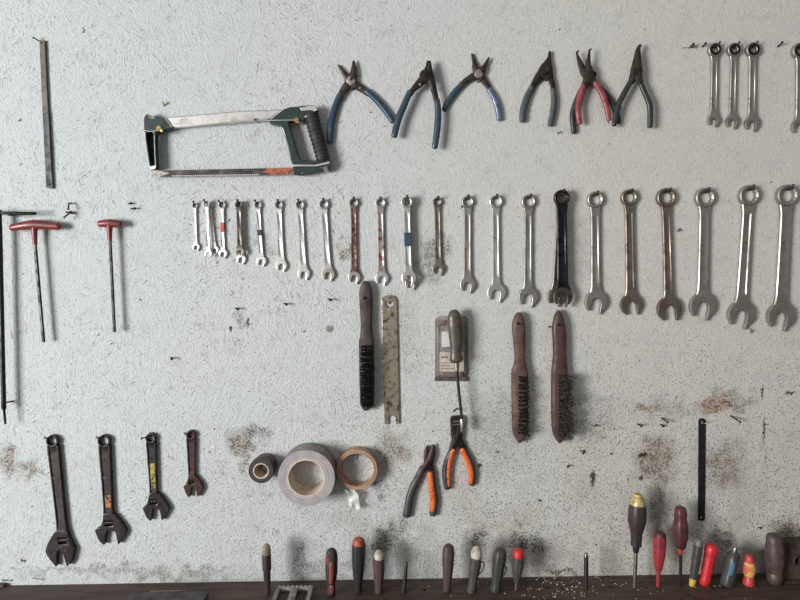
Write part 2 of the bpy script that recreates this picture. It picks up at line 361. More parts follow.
BR, DK, RU = (112, 92, 72), (62, 56, 50), (140, 96, 70)
STAINS = [(8, 462, 14, 22, BR, .8), (30, 467, 14, 16, BR, .7), (240, 442, 22, 22, BR, .8), (258, 434, 26, 12, DK, .6), (245, 462, 9, 22, BR, .6),
          (392, 452, 26, 30, BR, .6), (655, 462, 30, 34, BR, .75), (722, 468, 34, 36, BR, .6), (660, 408, 54, 16, DK, .3), (716, 403, 26, 14, RU, .7),
          (645, 408, 16, 10, RU, .6), (738, 400, 30, 14, DK, .4), (430, 258, 16, 34, DK, .5), (440, 248, 14, 14, BR, .6), (345, 250, 10, 12, BR, .8),
          (383, 539, 16, 22, DK, .75), (402, 528, 12, 26, DK, .6), (300, 553, 12, 22, DK, .6), (478, 538, 14, 14, DK, .7), (525, 540, 26, 20, DK, .8),
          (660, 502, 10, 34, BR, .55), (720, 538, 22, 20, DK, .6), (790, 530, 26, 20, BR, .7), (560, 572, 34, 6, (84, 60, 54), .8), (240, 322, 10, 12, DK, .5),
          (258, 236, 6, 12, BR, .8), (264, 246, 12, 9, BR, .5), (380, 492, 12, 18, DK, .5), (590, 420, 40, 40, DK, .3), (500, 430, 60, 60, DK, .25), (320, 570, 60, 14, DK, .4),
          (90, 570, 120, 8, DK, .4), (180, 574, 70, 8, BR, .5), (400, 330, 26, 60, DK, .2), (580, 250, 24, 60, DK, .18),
          (596, 425.4, 6, 1.6, DK, 1), (583.6, 451.4, 3.4, 2.6, DK, 1), (593, 478, 3.6, 11, (84, 70, 56), .9), (570, 465.6, 4.6, 2, DK, 1), (641, 478, 3, 4, (70, 44, 40), 1), (611, 454, 2.8, 1.4, DK, .9), (643, 455, 6, 3.4, DK, .8),
          (229, 221, 2.2, 2.8, DK, 1), (217, 262, 2.4, 1.4, DK, .9), (231, 329, 2, 3.6, DK, .9), (248, 322, 2.2, 5, DK, .9), (305, 331, 2.6, 1.8, DK, .8), (330, 329, 6, 5, (128, 120, 108), .7), (462, 207, 2, 2.6, DK, .9), (459, 217, 1.6, 1.6, DK, 1),
          (84, 30, 1.4, 4, DK, .8), (92, 85, 1.3, 1.3, DK, 1), (762, 392, 1.2, 10, DK, .8), (764, 430, 1.4, 18, DK, .7), (790, 393, 8, 2, DK, .9), (760, 528, 2.6, 2, DK, 1), (24, 561, 3, 2, DK, 1), (8, 580, 8, 1.4, DK, .8), (40, 579, 10, 1.2, DK, .7),
          (690, 47.5, 12, 1.6, DK, .6), (560, 133, 4, 1.4, DK, .7), (680, 230, 5, 2.2, DK, .6), (752, 330, 5, 3, DK, .5), (140, 300, 2, 1.4, DK, .8), (385, 126, 3, 1, DK, .6), (480, 465, 3, 2, DK, .8), (497, 452, 3, 2, DK, .9), (540, 500, 3, 2, DK, .8), (20, 120, 2, 2, DK, .6)]
M['wall'] = wall_material()
from mathutils import noise as mn
wb = MB(); gx = [-1.7 + 3.4 * i / 170 for i in range(171)]; gz = [2.7 * i / 135 for i in range(136)]
gv = [[wb.bm.verts.new((x, -.0003 * (1 + mn.noise(Vector((x * 9, 0, z * 9)))), z)) for z in gz] for x in gx]
for i in range(170):
    for j in range(135): wb._f((gv[i][j], gv[i + 1][j], gv[i + 1][j + 1], gv[i][j + 1]))
wb.box((0, .0205, 1.35), 3.4, .04, 2.7)
struct(wb.build('wall_back', 'wall', origin=(0, 0, 0)))
M['floor'] = mat('stained_concrete', (120, 116, 110), (96, 92, 86), .8, 0, 4)
fb = MB(); fb.box((0, -1.5, -.02), 3.4, 3.0, .04); struct(fb.build('floor', 'floor', origin=(0, 0, 0)))

def bench_material():
    m, nt, b = newmat('dark_brown_bench_board'); L = nt.links.new
    P = nn(nt, 'ShaderNodeTexCoord').outputs['Object']
    mp = nn(nt, 'ShaderNodeMapping'); L(P, mp.inputs[0]); mp.inputs['Scale'].default_value = (.1, 1, 1)
    col = mixc(nt, mapr(nt, noise(nt, mp.outputs[0], 90, 5), .35, .7), srgb(84, 66, 58), srgb(58, 45, 39))
    col = mixc(nt, mapr(nt, noise(nt, P, 60, 4), .6, .72), col, srgb(42, 32, 28))
    L(col, b.inputs['Base Color']); b.inputs['Roughness'].default_value = .6
    bn = nn(nt, 'ShaderNodeBump', i_Strength=.4, i_Distance=.001); L(noise(nt, mp.outputs[0], 140, 4), bn.inputs['Height']); L(bn.outputs[0], b.inputs['Normal'])
    return m
M['bench'] = bench_material()
bt = thing('workbench', 'dark brown wooden workbench ledge along the foot of the tool wall', 'workbench', (0, -.3, 0))
def circ(c, r, n=12): return [(c[0] + r * math.cos(2 * math.pi * i / n), c[1] + r * math.sin(2 * math.pi * i / n)) for i in range(n)]
holes = [S(*p) for p in ((425, 589.5), (548, 587), (563, 588), (611, 586.5), (647, 587), (714, 587.5))]
bm_ = MB(); bm_.outline([[(-1.55, -.55), (1.55, -.55), (1.55, 0), (-1.55, 0)]] + [circ((h.x, h.y), .0042, 10) for h in holes],
                        lambda u, v, w: Vector((u, v, BENCH_Z - .02 + w)), .04, .0012)
bm_.build('bench_top', 'bench', bt)
for x in (-1.4, 1.4):
    for y in (-.48, -.07):
        lg = MB(); lg.box((x, y, (BENCH_Z - .04) / 2), .08, .08, BENCH_Z - .04, .004); lg.build('leg', 'bench', bt)

# ------------------------------------------------------------------ nails
def nail(px, py, label, L=.024, tilt=.35, side=.0, r=.0016, d0=0., group='nails left bare in the wall', mtl='nail', bend=None):
    a = U(px, py, 0); ax = Vector((side, -1, tilt)).normalized(); b = MB()
    pts = [a + ax * d0, a + ax * (L * .5), a + ax * L]
    if bend: pts = [a, a + ax * L * .5, a + ax * L * .6 + Vector((bend[0], 0, bend[1])) * .4, a + ax * L * .7 + Vector((bend[0], 0, bend[1]))]
    b.tube(pts, r, 8, cap='flat')
    e = pts[-1]; dr = (pts[-1] - pts[-2]).normalized()
    b.tube([e - dr * .0003, e, e + dr * .0007, e + dr * .001], [r * 1.2, r * 1.7, r * 1.7, r * 1.3], 10, cap='flat')
    return tag(b.build('nail', mtl, origin=a), label, 'nail', group)

# ------------------------------------------------------------------ combination wrenches
def wrench(ring, jaw, R, J, w, mtl, label, group, nl=None, hole=.66, d0=.0004, tilt=-10, ringm=None, jawm=None, slot=.40, band=None, recess=.75, ratchet=False, gap=0, nside=0.1, shankm=None):
    k = mpp(ring[0], ring[1], .008)
    R *= k; J *= k; w *= k
    thr = .0028 + R * .48; ths = .0022 + R * .24; thj = .0024 + R * .32
    dm = d0 + thr / 2
    C = U(ring[0], ring[1], d0 + thr); B = U(jaw[0], jaw[1], d0 + thj); C.y = B.y = 0
    v = (C - B).normalized(); u = Vector((-v.z, 0, v.x)) * -1          # u to the right on the wall
    if u.x < 0: u = -u
    rt = thing('combination_wrench', label, 'wrench', (C.x, -dm, C.z), group)
    T = lambda o, a, c, y: o + u * a + v * c + Vector((0, -y, 0))
    # ring end
    rh = R * hole
    star = [(rh * (1 if i % 2 else .9) * math.cos(2 * math.pi * i / 24), rh * (1 if i % 2 else .9) * math.sin(2 * math.pi * i / 24)) for i in range(24)]
    b = MB(); ns = 48; rg = []; ch = R * .13; cz = thr * .2; ic = (R - rh) * .42
    for i in range(ns + 1):
        a = 2 * math.pi * i / ns; q = rh * (1 if (i // 2) % 2 else .92); ca_, sa_ = math.cos(a), math.sin(a)
        prof = [(q, 0), (R - ch, 0), (R, cz), (R, thr - cz * 1.2), (R - ch * .35, thr - cz * .4), (R - ch, thr), (rh + ic, thr), (q, thr - ic * .8)]
        rg.append([T(C, ca_ * r0, sa_ * r0, d0 + y) for r0, y in prof])
    b.rings(rg, True, False)
    b.build('ring_end', ringm or mtl, rt, 28)
    if ratchet:
        b = MB(); o2 = circ((0, 0), R * .78, 30)
        b.outline([o2, star], lambda a, c, z: T(C, a, c, d0 + thr + .0004 + z), .0012, .0003); b.build('ratchet_insert', 'ring_dark', rt)
    # shank with its forged recess
    Lh = (C - B).length; rows = []
    sm = d0 + thr * .5
    st = [(0., 1.25, 0), (.03, 1.1, 0), (.09, .95, 0), (.11, .95, 1), (.5, .97, 1), (.86, 1.05, 1), (.89, 1.08, 0), (.94, 1.22, 0), (.985, 1.55, 0), (1., 1.7, 0)]
    for t, ws, rc in st:
        p = C.lerp(B, (R * .86 + t * (Lh - R * .86 - J * .62)) / Lh); hw = w / 2 * ws
        hw = min(hw, J * .86) if t > .9 else hw
        f = ths / 2; g = f * (1 - .42 * recess * rc)
        sec = [(-1, -.55 * f), (-1, .55 * f), (-.84, f), (-.60, f), (-.46, g), (.46, g), (.60, f), (.84, f), (1, .55 * f), (1, -.55 * f), (.84, -f), (-.84, -f)]
        rows.append([T(p, x * hw, 0, sm + y) for x, y in sec])
    b = MB(); b.rings(rows); b.build('shank', shankm or mtl, rt, 30)
    if band:
        t0, t1, bm2 = band; b = MB(); p0 = C.lerp(B, t0); p1 = C.lerp(B, t1); hw = w / 2 * 1.03; f = ths / 2 * 1.06
        b.rings([[T(p, x * hw, 0, sm + y * f) for x, y in ((-1, -.6), (-1, .6), (-.84, 1), (.84, 1), (1, .6), (1, -.6), (.84, -1), (-.84, -1))] for p in (p0, p1)])
        b.build('paint_band', bm2, rt)
    # open jaw
    pts = []; so = .47 if ratchet else slot
    for a in range(78, -61, -10): pts.append((math.cos(R_(a)), math.sin(R_(a))))
    pts += [(.56, -1.04), (so + .03, -1.0), (so, -.8), (so, -.12), (so * .72, .16), (so * .3, .27), (-so * .3, .27), (-so * .72, .16), (-so, -.12), (-so, -.66), (-so - .05, -.86), (-.62, -.84)]
    for a in range(228, 101, -10): pts.append((math.cos(R_(a)), math.sin(R_(a))))
    ca, sa = math.cos(R_(tilt)), math.sin(R_(tilt))
    # pinch the head a little so that it reads as a jaw
    pts = [(x * J, y * J) for x, y in pts]; pts = [(x * ca - y * sa, x * sa + y * ca) for x, y in pts]
    b = MB(); b.outline([pts], lambda a, c, z: T(B, a, c, sm + z), thj, min(thj * .26, J * .10)); b.build('open_jaw', jawm or mtl, rt)
    if nl:
        r = min(.0015, rh * .34); h = U(ring[0], ring[1], dm)
        top = h + v * (rh * .88 - r - .0001)
        ax = Vector((nside, -1, .32)).normalized(); a0 = top - ax * (dm / ax.dot(N)); nb = MB(); L = dm / ax.dot(N) + thr / 2 + .006 + R * .3
        a0.y = 0
        # keep clear of the ring by running level under it, then turning up past its face
        t1 = Vector((top.x, -(dm + thr * .5 + .0012), top.z)); t0 = Vector((top.x - .0005, 0, top.z)); t2 = t1 + Vector((nside * .01, -.004, .0035 + R * .22)) 
        nb.tube([t0, t1, t1.lerp(t2, .5) + Vector((0, -.0006, 0)), t2], r, 8, cap='flat'); dr = (t2 - t1).normalized()
        nb.tube([t2 - dr * .0003, t2, t2 + dr * .0008, t2 + dr * .0011], [r * 1.2, r * 1.9, r * 1.9, r * 1.2], 10, cap='flat')
        tag(nb.build('nail', 'nail', origin=t0), nl, 'nail', 'nails holding the wrenches')
    return rt
LR = 'combination wrenches in the long row'
def NL(x): return 'rusty nail through the ring of the ' + x
wrench((194.5, 205.5), (196, 246.8), 2.9, 3.9, 2.7, 'chrome', 'tiny chrome combination wrench, leftmost and shortest of the long row', LR, NL('leftmost tiny wrench'))
wrench((209.2, 205.5), (214.8, 249.8), 3.0, 4.1, 3.2, 'chrome', 'small wrench slanting right from behind its straight neighbour, second nail from left', LR, None, d0=.0004)
wrench((206.4, 203.9), (208.4, 253.3), 3.2, 3.9, 3.8, 'chrome', 'small straight wrench in front of a slanting one, second nail from left', LR, NL('two small wrenches, second nail from left'), d0=.0072, nside=-.2)
wrench((221.6, 205), (222.9, 253.5), 3.7, 4.6, 3.9, 'chrome', 'small chrome wrench with a red paint mark on its shank', LR, NL('small wrench with a red mark'), band=(.36, .56, 'red_paint'), nside=-.3)
wrench((239.2, 205), (241.1, 259), 3.7, 5.0, 4.2, 'chrome', 'bright small wrench mostly hidden behind a shorter dark one, white jaw below', LR, None, d0=.0004)
wrench((238.3, 204.7), (240, 251.6), 3.8, 4.4, 4.8, 'chrome_brown', 'short dark shanked wrench hung in front of a longer bright one', LR, NL('short dark wrench hung over a bright one'), d0=.008, shankm='chrome_dark')
wrench((257.6, 205), (261.3, 261), 3.9, 5.2, 4.6, 'chrome', 'slim chrome wrench with brown stains at mid shank, right of the doubled pair', LR, NL('slim brown-stained chrome wrench'), nside=-.3, band=(.44, .54, 'd_brown'))
wrench((278.4, 204.9), (281.4, 265.6), 4.3, 5.9, 6, 'chrome', 'plain chrome wrench, third to the left of the copper-red wrench', LR, NL('wrench third left of the copper-red one'))
wrench((299.6, 204.9), (303.8, 273.6), 4.7, 6.4, 6, 'chrome', 'bright plain chrome wrench, second to the left of the copper-red wrench', LR, NL('wrench second left of the copper-red one'), nside=-.1)
wrench((323.6, 204.4), (328.3, 274.4), 5.1, 6.7, 6.6, 'chrome', 'chrome wrench with tan jaw, first to the left of the copper-red wrench', LR, NL('wrench just left of the copper-red one'), jawm='chrome_dull')
wrench((353.6, 203), (354.4, 277.4), 5.0, 6.4, 5.9, 'chrome_dull', 'wrench with copper-red shank, above the dark wire brush', LR, NL('copper-red wrench'), shankm='chrome_copper')
wrench((380.4, 203), (381.9, 278.4), 5.2, 6.9, 6.1, 'chrome', 'wrench with pinkish red paint on its upper shank, above the flat bar', LR, NL('wrench with pinkish red paint'), shankm='chrome_red')
wrench((407.6, 203), (411, 283.4), 5.2, 6.2, 5.5, 'chrome_dull', 'dull wrench almost hidden behind the blue-banded wrench, jaw tip showing below', LR, None, d0=.0004)
wrench((406.8, 202), (408.8, 277.8), 5.8, 7.6, 6.8, 'chrome', 'bright chrome wrench with a dark blue band at mid shank', LR, NL('blue-banded chrome wrench'), d0=.0106, band=(.40, .58, 'blue_paint'))
wrench((437.4, 202), (438.6, 269), 4.7, 6.6, 6, 'chrome_brown', 'short brownish wrench right of the blue-banded one, hanging over a stain', LR, NL('short brownish wrench'))
wrench((467.8, 201.8), (467.6, 285), 6.1, 8, 7.4, 'chrome_dull', 'grey wrench hung on the nail right of the short brownish one, over the clear package', LR, NL('wrench over the clear package'), nside=.05)
wrench((496, 201.5), (496.4, 292.6), 6.6, 9.6, 7, 'chrome', 'bright slim wrench, second to the left of the black wrench', LR, NL('wrench second left of the black one'))
wrench((528.8, 201.5), (528.3, 297), 7.1, 10.1, 7.8, 'chrome_dull', 'grey wrench just left of the black wrench, above the middle brush', LR, NL('wrench just left of the black one'), nside=.25)
wrench((561.8, 199.5), (556.3, 296.8), 6.8, 9.2, 8, 'chrome_brown', 'brown steel wrench hidden behind the black wrench, only its jaw showing left', LR, None, d0=.0004)
wrench((562.3, 197.5), (563, 296.8), 7.8, 9.8, 10.2, 'black_steel', 'black wrench with dark ring, hung in front of a brown one', LR, NL('black wrench'), d0=.0125, jawm='chrome_dark', ringm='ring_dark')
wrench((595.8, 199.5), (596.2, 302), 8.2, 11.6, 8.8, 'chrome_dull', 'large grey wrench just right of the black wrench', LR, NL('wrench just right of the black one'))
wrench((629.9, 197.3), (631.4, 304.6), 8.2, 11.3, 9, 'chrome_brown', 'large dark brown wrench with long grooved shank, second right of the black one', LR, NL('large dark brown grooved wrench'), recess=1.6, tilt=8)
wrench((667, 197.4), (669.6, 309), 9.6, 12.7, 8.8, 'chrome_brown', 'large brownish grey wrench, fourth from the right end of the long row', LR, NL('fourth wrench from the right end'), nside=.3, tilt=6)
wrench((706, 197.5), (702.9, 306), 9.9, 13.6, 10, 'chrome_dull', 'large smooth grey wrench, third from the right end of the long row', LR, NL('third wrench from the right end'), recess=.4)
wrench((750.3, 195.2), (741.4, 314.4), 10.3, 13.9, 10.8, 'chrome_dull', 'large wrench leaning left with grooved shank, second from the right end', LR, NL('second wrench from the right end'), recess=1.4, nside=.0)
wrench((788.6, 195.2), (781, 316.4), 10.8, 14.2, 11.4, 'chrome_dull', 'largest wrench, at the right end of the long row', LR, NL('largest wrench at the right end'), recess=.3)
TR = 'ratchet wrenches at the top right'
wrench((715.7, 49.3), (714, 120), 7.0, 6.3, 6.6, 'chrome_dull', 'short ratchet ring wrench, leftmost of the top right set', TR, NL('leftmost top right ratchet wrench'), hole=.5, ratchet=True, nside=.35)
wrench((734.9, 49.3), (732.6, 121.5), 6.9, 6.9, 6.3, 'chrome_dull', 'short ratchet ring wrench, second from left in the top right set', TR, NL('second ratchet wrench, top right'), hole=.5, ratchet=True, nside=.35)
wrench((754, 49.3), (752.2, 123.5), 7.4, 7.5, 7, 'chrome_dull', 'short ratchet ring wrench, third from left, over a thin scratch', TR, NL('third ratchet wrench, top right'), hole=.5, ratchet=True)
wrench((801, 50.2), (799.8, 126.5), 8, 8.2, 7, 'chrome_dull', 'ratchet ring wrench cut off by the right edge, top right corner', TR, NL('ratchet wrench at the right edge'), hole=.5, ratchet=True)

# ------------------------------------------------------------------ adjustable wrenches
def adjustable(ring, kn, R, s, w0, w1, label, nl, mirror=1, gap=0., mtl='forged', band=None, hole=.62, d0=.0005, nl_side=-.2, sy=1.1):
    k = mpp(*ring, .01); th = .0065 + .004 * s
    C = U(*ring, d0 + th); B = U(*kn, d0 + th); C.y = B.y = 0
    v = (C - B).normalized(); u = Vector((v.z, 0, -v.x))
    if u.x < 0: u = -u
    u *= mirror
    rt = thing('adjustable_wrench', label, 'wrench', (C.x, -d0 - th / 2, C.z), 'adjustable wrenches')
    T = lambda o, a, c, y: o + u * a + v * c + Vector((0, -y, 0)); dm = d0 + th / 2; Rm = R * k
    b = MB(); b.outline([circ((0, 0), Rm, 32), circ((0, 0), Rm * hole, 24)], lambda a, c, z: T(C, a, c, dm + z), th * .9, .0012)
    rows = []; Lh = (C - B).length
    for t, q in ((0, 1.), (.06, 1.0), (.1, 1.0), (.5, .98), (.85, 1.), (.95, 1.1), (1., 1.25)):
        p = C.lerp(B, (Rm * .78 + t * (Lh - Rm * .78 - 5.5 * s * k)) / Lh); hw = (w0 + (w1 - w0) * t) * k / 2 * q
        f = th * .42; g = f * (.5 if .05 < t < .9 else 1)
        sec = [(-1, -.5 * f), (-1, .5 * f), (-.86, f), (-.7, f), (-.58, g), (.58, g), (.7, f), (.86, f), (1, .5 * f), (1, -.5 * f), (.8, -f), (-.8, -f)]
        rows.append([T(p, x * hw, 0, dm + y) for x, y in sec])
    b.rings(rows); b.build('handle', mtl, rt, 30)
    sc = s * k
    q = lambda pts, off=0: [((x + off) * sc, -y * sc * (sy if y > 4 else 1)) for x, y in pts]
    def ck(P_):
        o_ = []
        for a_, b_ in zip(P_, P_[1:] + P_[:1]): o_ += [(a_[0] * .8 + b_[0] * .2, a_[1] * .8 + b_[1] * .2), (a_[0] * .2 + b_[0] * .8, a_[1] * .2 + b_[1] * .8)]
        return o_
    fix = [(-5, -10), (6, -10), (9, -6), (13.5, 0), (18.2, 8), (17, 11.5), (12.8, 17.5), (9.4, 22), (8.4, 21), (7.2, 12), (5.6, 8.0), (-9, 8.0), (-9.5, 5), (-7.5, 1), (-6, -4)]
    win = [(-4.4, -2.6), (4.4, -2.6), (4.4, 3.8), (-4.4, 3.8)]
    b = MB(); b.outline([q(ck(fix)), q(win)], lambda a, c, z: T(B, a, c, dm + z), th, .0012 * s); b.build('fixed_jaw', mtl, rt)
    sl = [(-14.5, 7), (-11, 4.4), (-1.6, 4.4), (1.0, 7.0), (-2.6, 9.2), (-4.2, 18), (-5, 22), (-6.5, 21.5), (-10.5, 17.5), (-12.6, 12)]
    b = MB(); b.outline([q(ck(sl), gap)], lambda a, c, z: T(B, a, c, dm + z), th * 1.1, .0011 * s); b.build('sliding_jaw', mtl, rt)
    b = MB(); pts = []; rr = []
    for i in range(17):
        pts.append(T(B, (-4.2 + 8.4 * i / 16) * sc, -.5 * sc, dm + th * .06)); rr.append(th * (.50 if i % 4 < 2 else .40))
    b.tube(pts, rr, 14, cap='flat'); b.build('adjusting_screw', 'plier_steel', rt, 25)
    if band:
        t0, t1, bm2 = band; b = MB(); rows = []
        for t in (t0, t1):
            p = C.lerp(B, t); hw = (w0 + (w1 - w0) * t) * k / 2 * .55
            rows.append([T(p, x * hw, 0, dm + y) for x, y in ((-1, th * .20), (-1, th * .24), (1, th * .24), (1, th * .20))])
        b.rings(rows); b.build('paint_mark', bm2, rt)
    t0 = C + v * (Rm * hole - .0017); t0.y = 0; nb = MB(); e = t0 + Vector((-.0015 * 1, -(d0 + th + .002), 0)); e2 = e + Vector((nl_side * .03, -.006, -.002 if nl_side < -.3 else .003))
    nb.tube([t0, e, e2], .0014, 8, cap='flat'); dr = (e2 - e).normalized()
    nb.tube([e2 - dr * .0003, e2, e2 + dr * .001, e2 + dr * .0013], [.0016, .0027, .0027, .002], 10, cap='flat')
    tag(nb.build('nail', 'nail', origin=t0), nl, 'nail', 'nails holding the adjustable wrenches')
adjustable((51.4, 441.4), (62.3, 540.4), 6.1, 1.04, 12.4, 10.2, 'largest adjustable wrench, black steel with nearly closed jaws, leftmost of four', 'nail holding the largest adjustable wrench', mirror=-1, gap=3.6, nl_side=-.2, sy=1.2, hole=.7)
adjustable((103.3, 441.3), (108.4, 523), 6.3, .95, 12.4, 9.6, 'dark adjustable wrench with orange paint worn onto its lower handle', 'nail inside the hole of the orange-marked adjustable wrench', gap=-.8, band=(.66, .86, 'orange_paint'), hole=.72)
adjustable((150.2, 438.6), (153.4, 501.5), 5.3, .84, 10.6, 7.2, 'adjustable wrench with yellow painted lower handle', 'long nail sticking left from the yellow-marked adjustable wrench', gap=.8, band=(.40, .88, 'yellow_paint'), nl_side=-.42)
adjustable((190.3, 435.4), (191.4, 481.6), 4.9, .64, 9.4, 6.4, 'smallest adjustable wrench, dark reddish steel, rightmost of four', 'nail holding the smallest adjustable wrench', gap=1.5, mtl='forged_red', hole=.5, sy=1.16)

# ------------------------------------------------------------------ hacksaw
hk1 = K(140, 95, 6.67); hk2 = K(240, 95, 6.67)
hs = thing('hacksaw', 'hacksaw with silver top bar, dark green frame ends and ribbed black grip', 'hacksaw', U(236, 140, .012))
b = MB(); b.plate([hk1((150, 152), (172, 146)) + hk2((0, 103), (150, 98), (285, 92), (300, 120), (240, 162), (175, 166), (0, 178)) + hk1((215, 218), (150, 180))], .006, .014, .003); b.build('top_bar', 'silver', hs)
fo = hk1((24, 155), (30, 140), (45, 120), (58, 130), (75, 152), (165, 150), (190, 180), (216, 216), (165, 232), (120, 242), (104, 254), (97, 275), (99, 360), (107, 485), (100, 494), (68, 496), (60, 460), (46, 360), (34, 280), (24, 230))
ci = hk1((42, 248), (80, 246), (90, 262), (90, 300), (95, 440), (92, 462), (80, 472), (68, 464), (56, 400), (44, 300))
b = MB(); b.plate([fo, ci], .005, .018, .0018); fb_ = b.build('front_bracket', 'green', hs)
b = MB(); b.plate([ci], .005, .004, .0002); b.build('bracket_web', 'green_dark', hs)
b = MB(); b.plate([hk2((175, 166), (240, 120), (290, 88), (330, 76), (420, 70), (482, 66), (505, 74), (520, 98), (500, 118), (440, 150), (418, 172), (380, 168), (330, 176), (322, 186), (345, 260), (385, 400), (405, 434), (500, 436), (585, 430), (600, 440), (600, 458), (520, 470), (500, 474), (350, 472), (335, 430), (318, 340), (292, 252), (280, 222), (255, 203), (200, 190))], .006, .017, .0018); b.build('rear_frame', 'green', hs)
b = MB(); b.plate([hk2((352, 478), (500, 474), (600, 452), (604, 470), (590, 496), (540, 500), (490, 520), (420, 534), (385, 534), (352, 530))], .009, .012, .0014); b.build('tension_arm', 'green', hs)
b = MB(); b.plate([hk2((400, 84), (480, 68), (504, 76), (518, 98), (440, 150), (425, 150), (470, 100), (410, 104))], .0232, .0012, .0004); b.build('worn_edge', 'silver', hs)
b = MB(); pa = [hk2((474, 130))[0], hk2((500, 230))[0], hk2((530, 340))[0], hk2((556, 432))[0]]
path = smooth([U(*p, .015) for p in pa], 16); kk = mpp(315, 130)
rr = [(7.1 - .5 * i / 48 + (.35 if i % 4 < 2 else -.35)) * kk for i in range(len(path))]
b.tube(path, rr, 18, .92); b.build('grip', 'rib_black', hs, 25)
b = MB()                                                               # blade with its teeth along the lower edge
top = [(150.5, 171.2), (172, 170.3), (297, 167.6)]; bot = [(297, 174.2), (172, 176.6), (150.5, 177.0)]
loop = list(top) + [bot[0], (285, 174.5)]
nt_ = 64
for i in range(nt_):
    x = 284 - (284 - 170) * i / nt_; y = 174.5 + (176.4 - 174.5) * i / nt_
    loop += [(x, y), (x - .7, y + .75)]
loop += [bot[1], (152, 177)]
b.plate([loop, circ((153.6, 174), .9, 10)], .0125, .0016, .0002); bl = b.build('blade', 'blade_dark', hs)
b = MB()
for i in range(46):
    x = 172 + i * 1.9; y = 176.35 - (x - 170) * 1.9 / 114
    b.plate([[(x, y - .75), (x + 1.35, y - .8), (x + .7, y + .6)]], .0142, .0005, .00005)
b.build('bright_teeth', 'label_white', bl)
b = MB(); b.plate([[(268, 168.2), (296.8, 167.5), (296.8, 174.3), (270, 174.8), (262, 172)]], .0142, .0005, .0001); b.build('painted_end', 'blade_orange', bl)
b = MB(); b.plate([[(150.4, 171.0), (162, 171.2), (170, 173), (160, 176.8), (150.6, 177.1)], circ((153.6, 174), .9, 10)], .0142, .0005, .0001); b.build('bare_end', 'steel', bl)
for pth in (hk2((350, 464), (500, 466), (596, 444), (600, 456), (508, 475), (350, 475)), hk2((196, 160), (286, 90), (330, 76), (400, 71), (400, 77), (332, 82), (292, 96), (206, 162)), hk2((180, 166), (380, 164), (380, 169), (184, 171)), hk1((64, 478), (104, 470), (106, 484), (98, 494), (70, 495))):
    b = MB(); b.plate([pth], .0232, .0006, .0002); b.build('bare_edge', 'silver', hs)
for pth in (hk1((36, 246), (34, 280), (44, 360), (60, 462), (70, 492)), hk1((96, 264), (96, 300), (100, 400), (104, 480)), hk1((28, 236), (60, 243), (110, 238)), hk1((46, 124), (58, 134), (74, 154), (100, 154)), hk1((166, 153), (190, 184), (212, 216))):
    b = MB(); b.tpx(pth, .3, .0231, 6, .5); b.build('bare_edge', 'silver', hs)
for p in ((161.8, 130.2), (297.8, 121.8)):
    b = MB(); b.disc(U(*p, .012), N, .0056, .015, 18, .15); b.disc(U(*p, .0271), N, .0028, .0006, 12, .1); b.build('brass_screw', 'brass', hs)
b = MB(); b.disc(U(326.5, 169.5, .006), N, .006, .016, 14, .3); b.build('wing_nut', 'steel', hs)
b = MB(); b.disc(U(293.5, 170.8, .0126), N, .002, .004, 10, .2); b.build('blade_pin', 'ring_dark', hs)
nail(164.6, 106, 'pale yellowish nail just above the left end of the hacksaw', .009, .55, r=.0017, group=None, mtl='cap_gold')
nail(258, 122.4, 'nail under the silver bar carrying the hacksaw', .024, .0, r=.0013, group=None)

# ------------------------------------------------------------------ pliers
def pliers(label, group, levers, grips, pivot, pr, d, steel, boltm='bolt', base=None, extra=None, nailpx=None, nlabel=None, name='circlip_pliers', ft=.55, gflat=.75):
    rt = thing(name, label, 'pliers', U(*pivot, d), group)
    for i, (pts, rad) in enumerate(levers):
        b = MB(); b.tpx(pts, rad, d + (.0012 if i else -.0012), 10, ft)
        k = mpp(*pivot)
        b.disc(U(*pivot, d - .0035 + i * .003), N, pr * k * 1.12, .0035, 22, .12)
        b.build('lever', steel, rt)
    for pts, rad, mt in grips:
        b = MB()
        if isinstance(mt, tuple):
            b.tpx(pts, rad, d, 14, gflat); b.build('grip', mt[0], rt)
            b = MB(); b.tpx(mt[2], mt[3], d + .0028, 12, gflat); b.build('grip_inlay', mt[1], rt)
        else:
            b.tpx(pts, rad, d, 14, gflat); b.build('grip', mt, rt)
    if boltm:
        b = MB(); k = mpp(*pivot); c = U(*pivot, d + .0025); b.disc(c, N, pr * k * .92, .003, 22, .18)
        b.build('pivot_bolt', boltm, rt)
    for p, r in (extra or []):
        b = MB(); b.disc(U(*p, d - .002), N, r * mpp(*p), .006, 12, .3); b.build('spring_post', 'bolt', rt)
    if nailpx: nail(*nailpx, nlabel, .018, .1, r=.0013, group='nails holding the pliers')
    return rt
PG = 'circlip pliers along the top'
q = K(320, 50, 6)
pliers('blue-handled circlip pliers with open jaws, hanging beside the hacksaw grip', PG,
       [(q((110, 90), (148, 145), (175, 185), (215, 212), (250, 232), (290, 262)), [.9, 2.6, 4, 4.2, 3.6, 3]), (q((202, 66), (203, 110), (196, 165), (160, 215), (130, 260), (112, 300)), [1, 2.8, 4.4, 4, 3.4, 3])],
       [(q((118, 272), (92, 340), (68, 430), (60, 552)), [3.2, 3.4, 3.5, 3.0], 'blue_grip'), (q((278, 245), (340, 300), (395, 365), (438, 430)), [3.0, 3.3, 3.3, 2.8], 'blue_grip')],
       q((186, 186))[0], 4.9, .0062, 'plier_steel', extra=[(q((160, 233))[0], 1.4), (q((240, 232))[0], 1.4)], nailpx=q((196, 240))[0], nlabel='nail under the pivot of the blue pliers beside the hacksaw')
q = K(385, 50, 5.456)
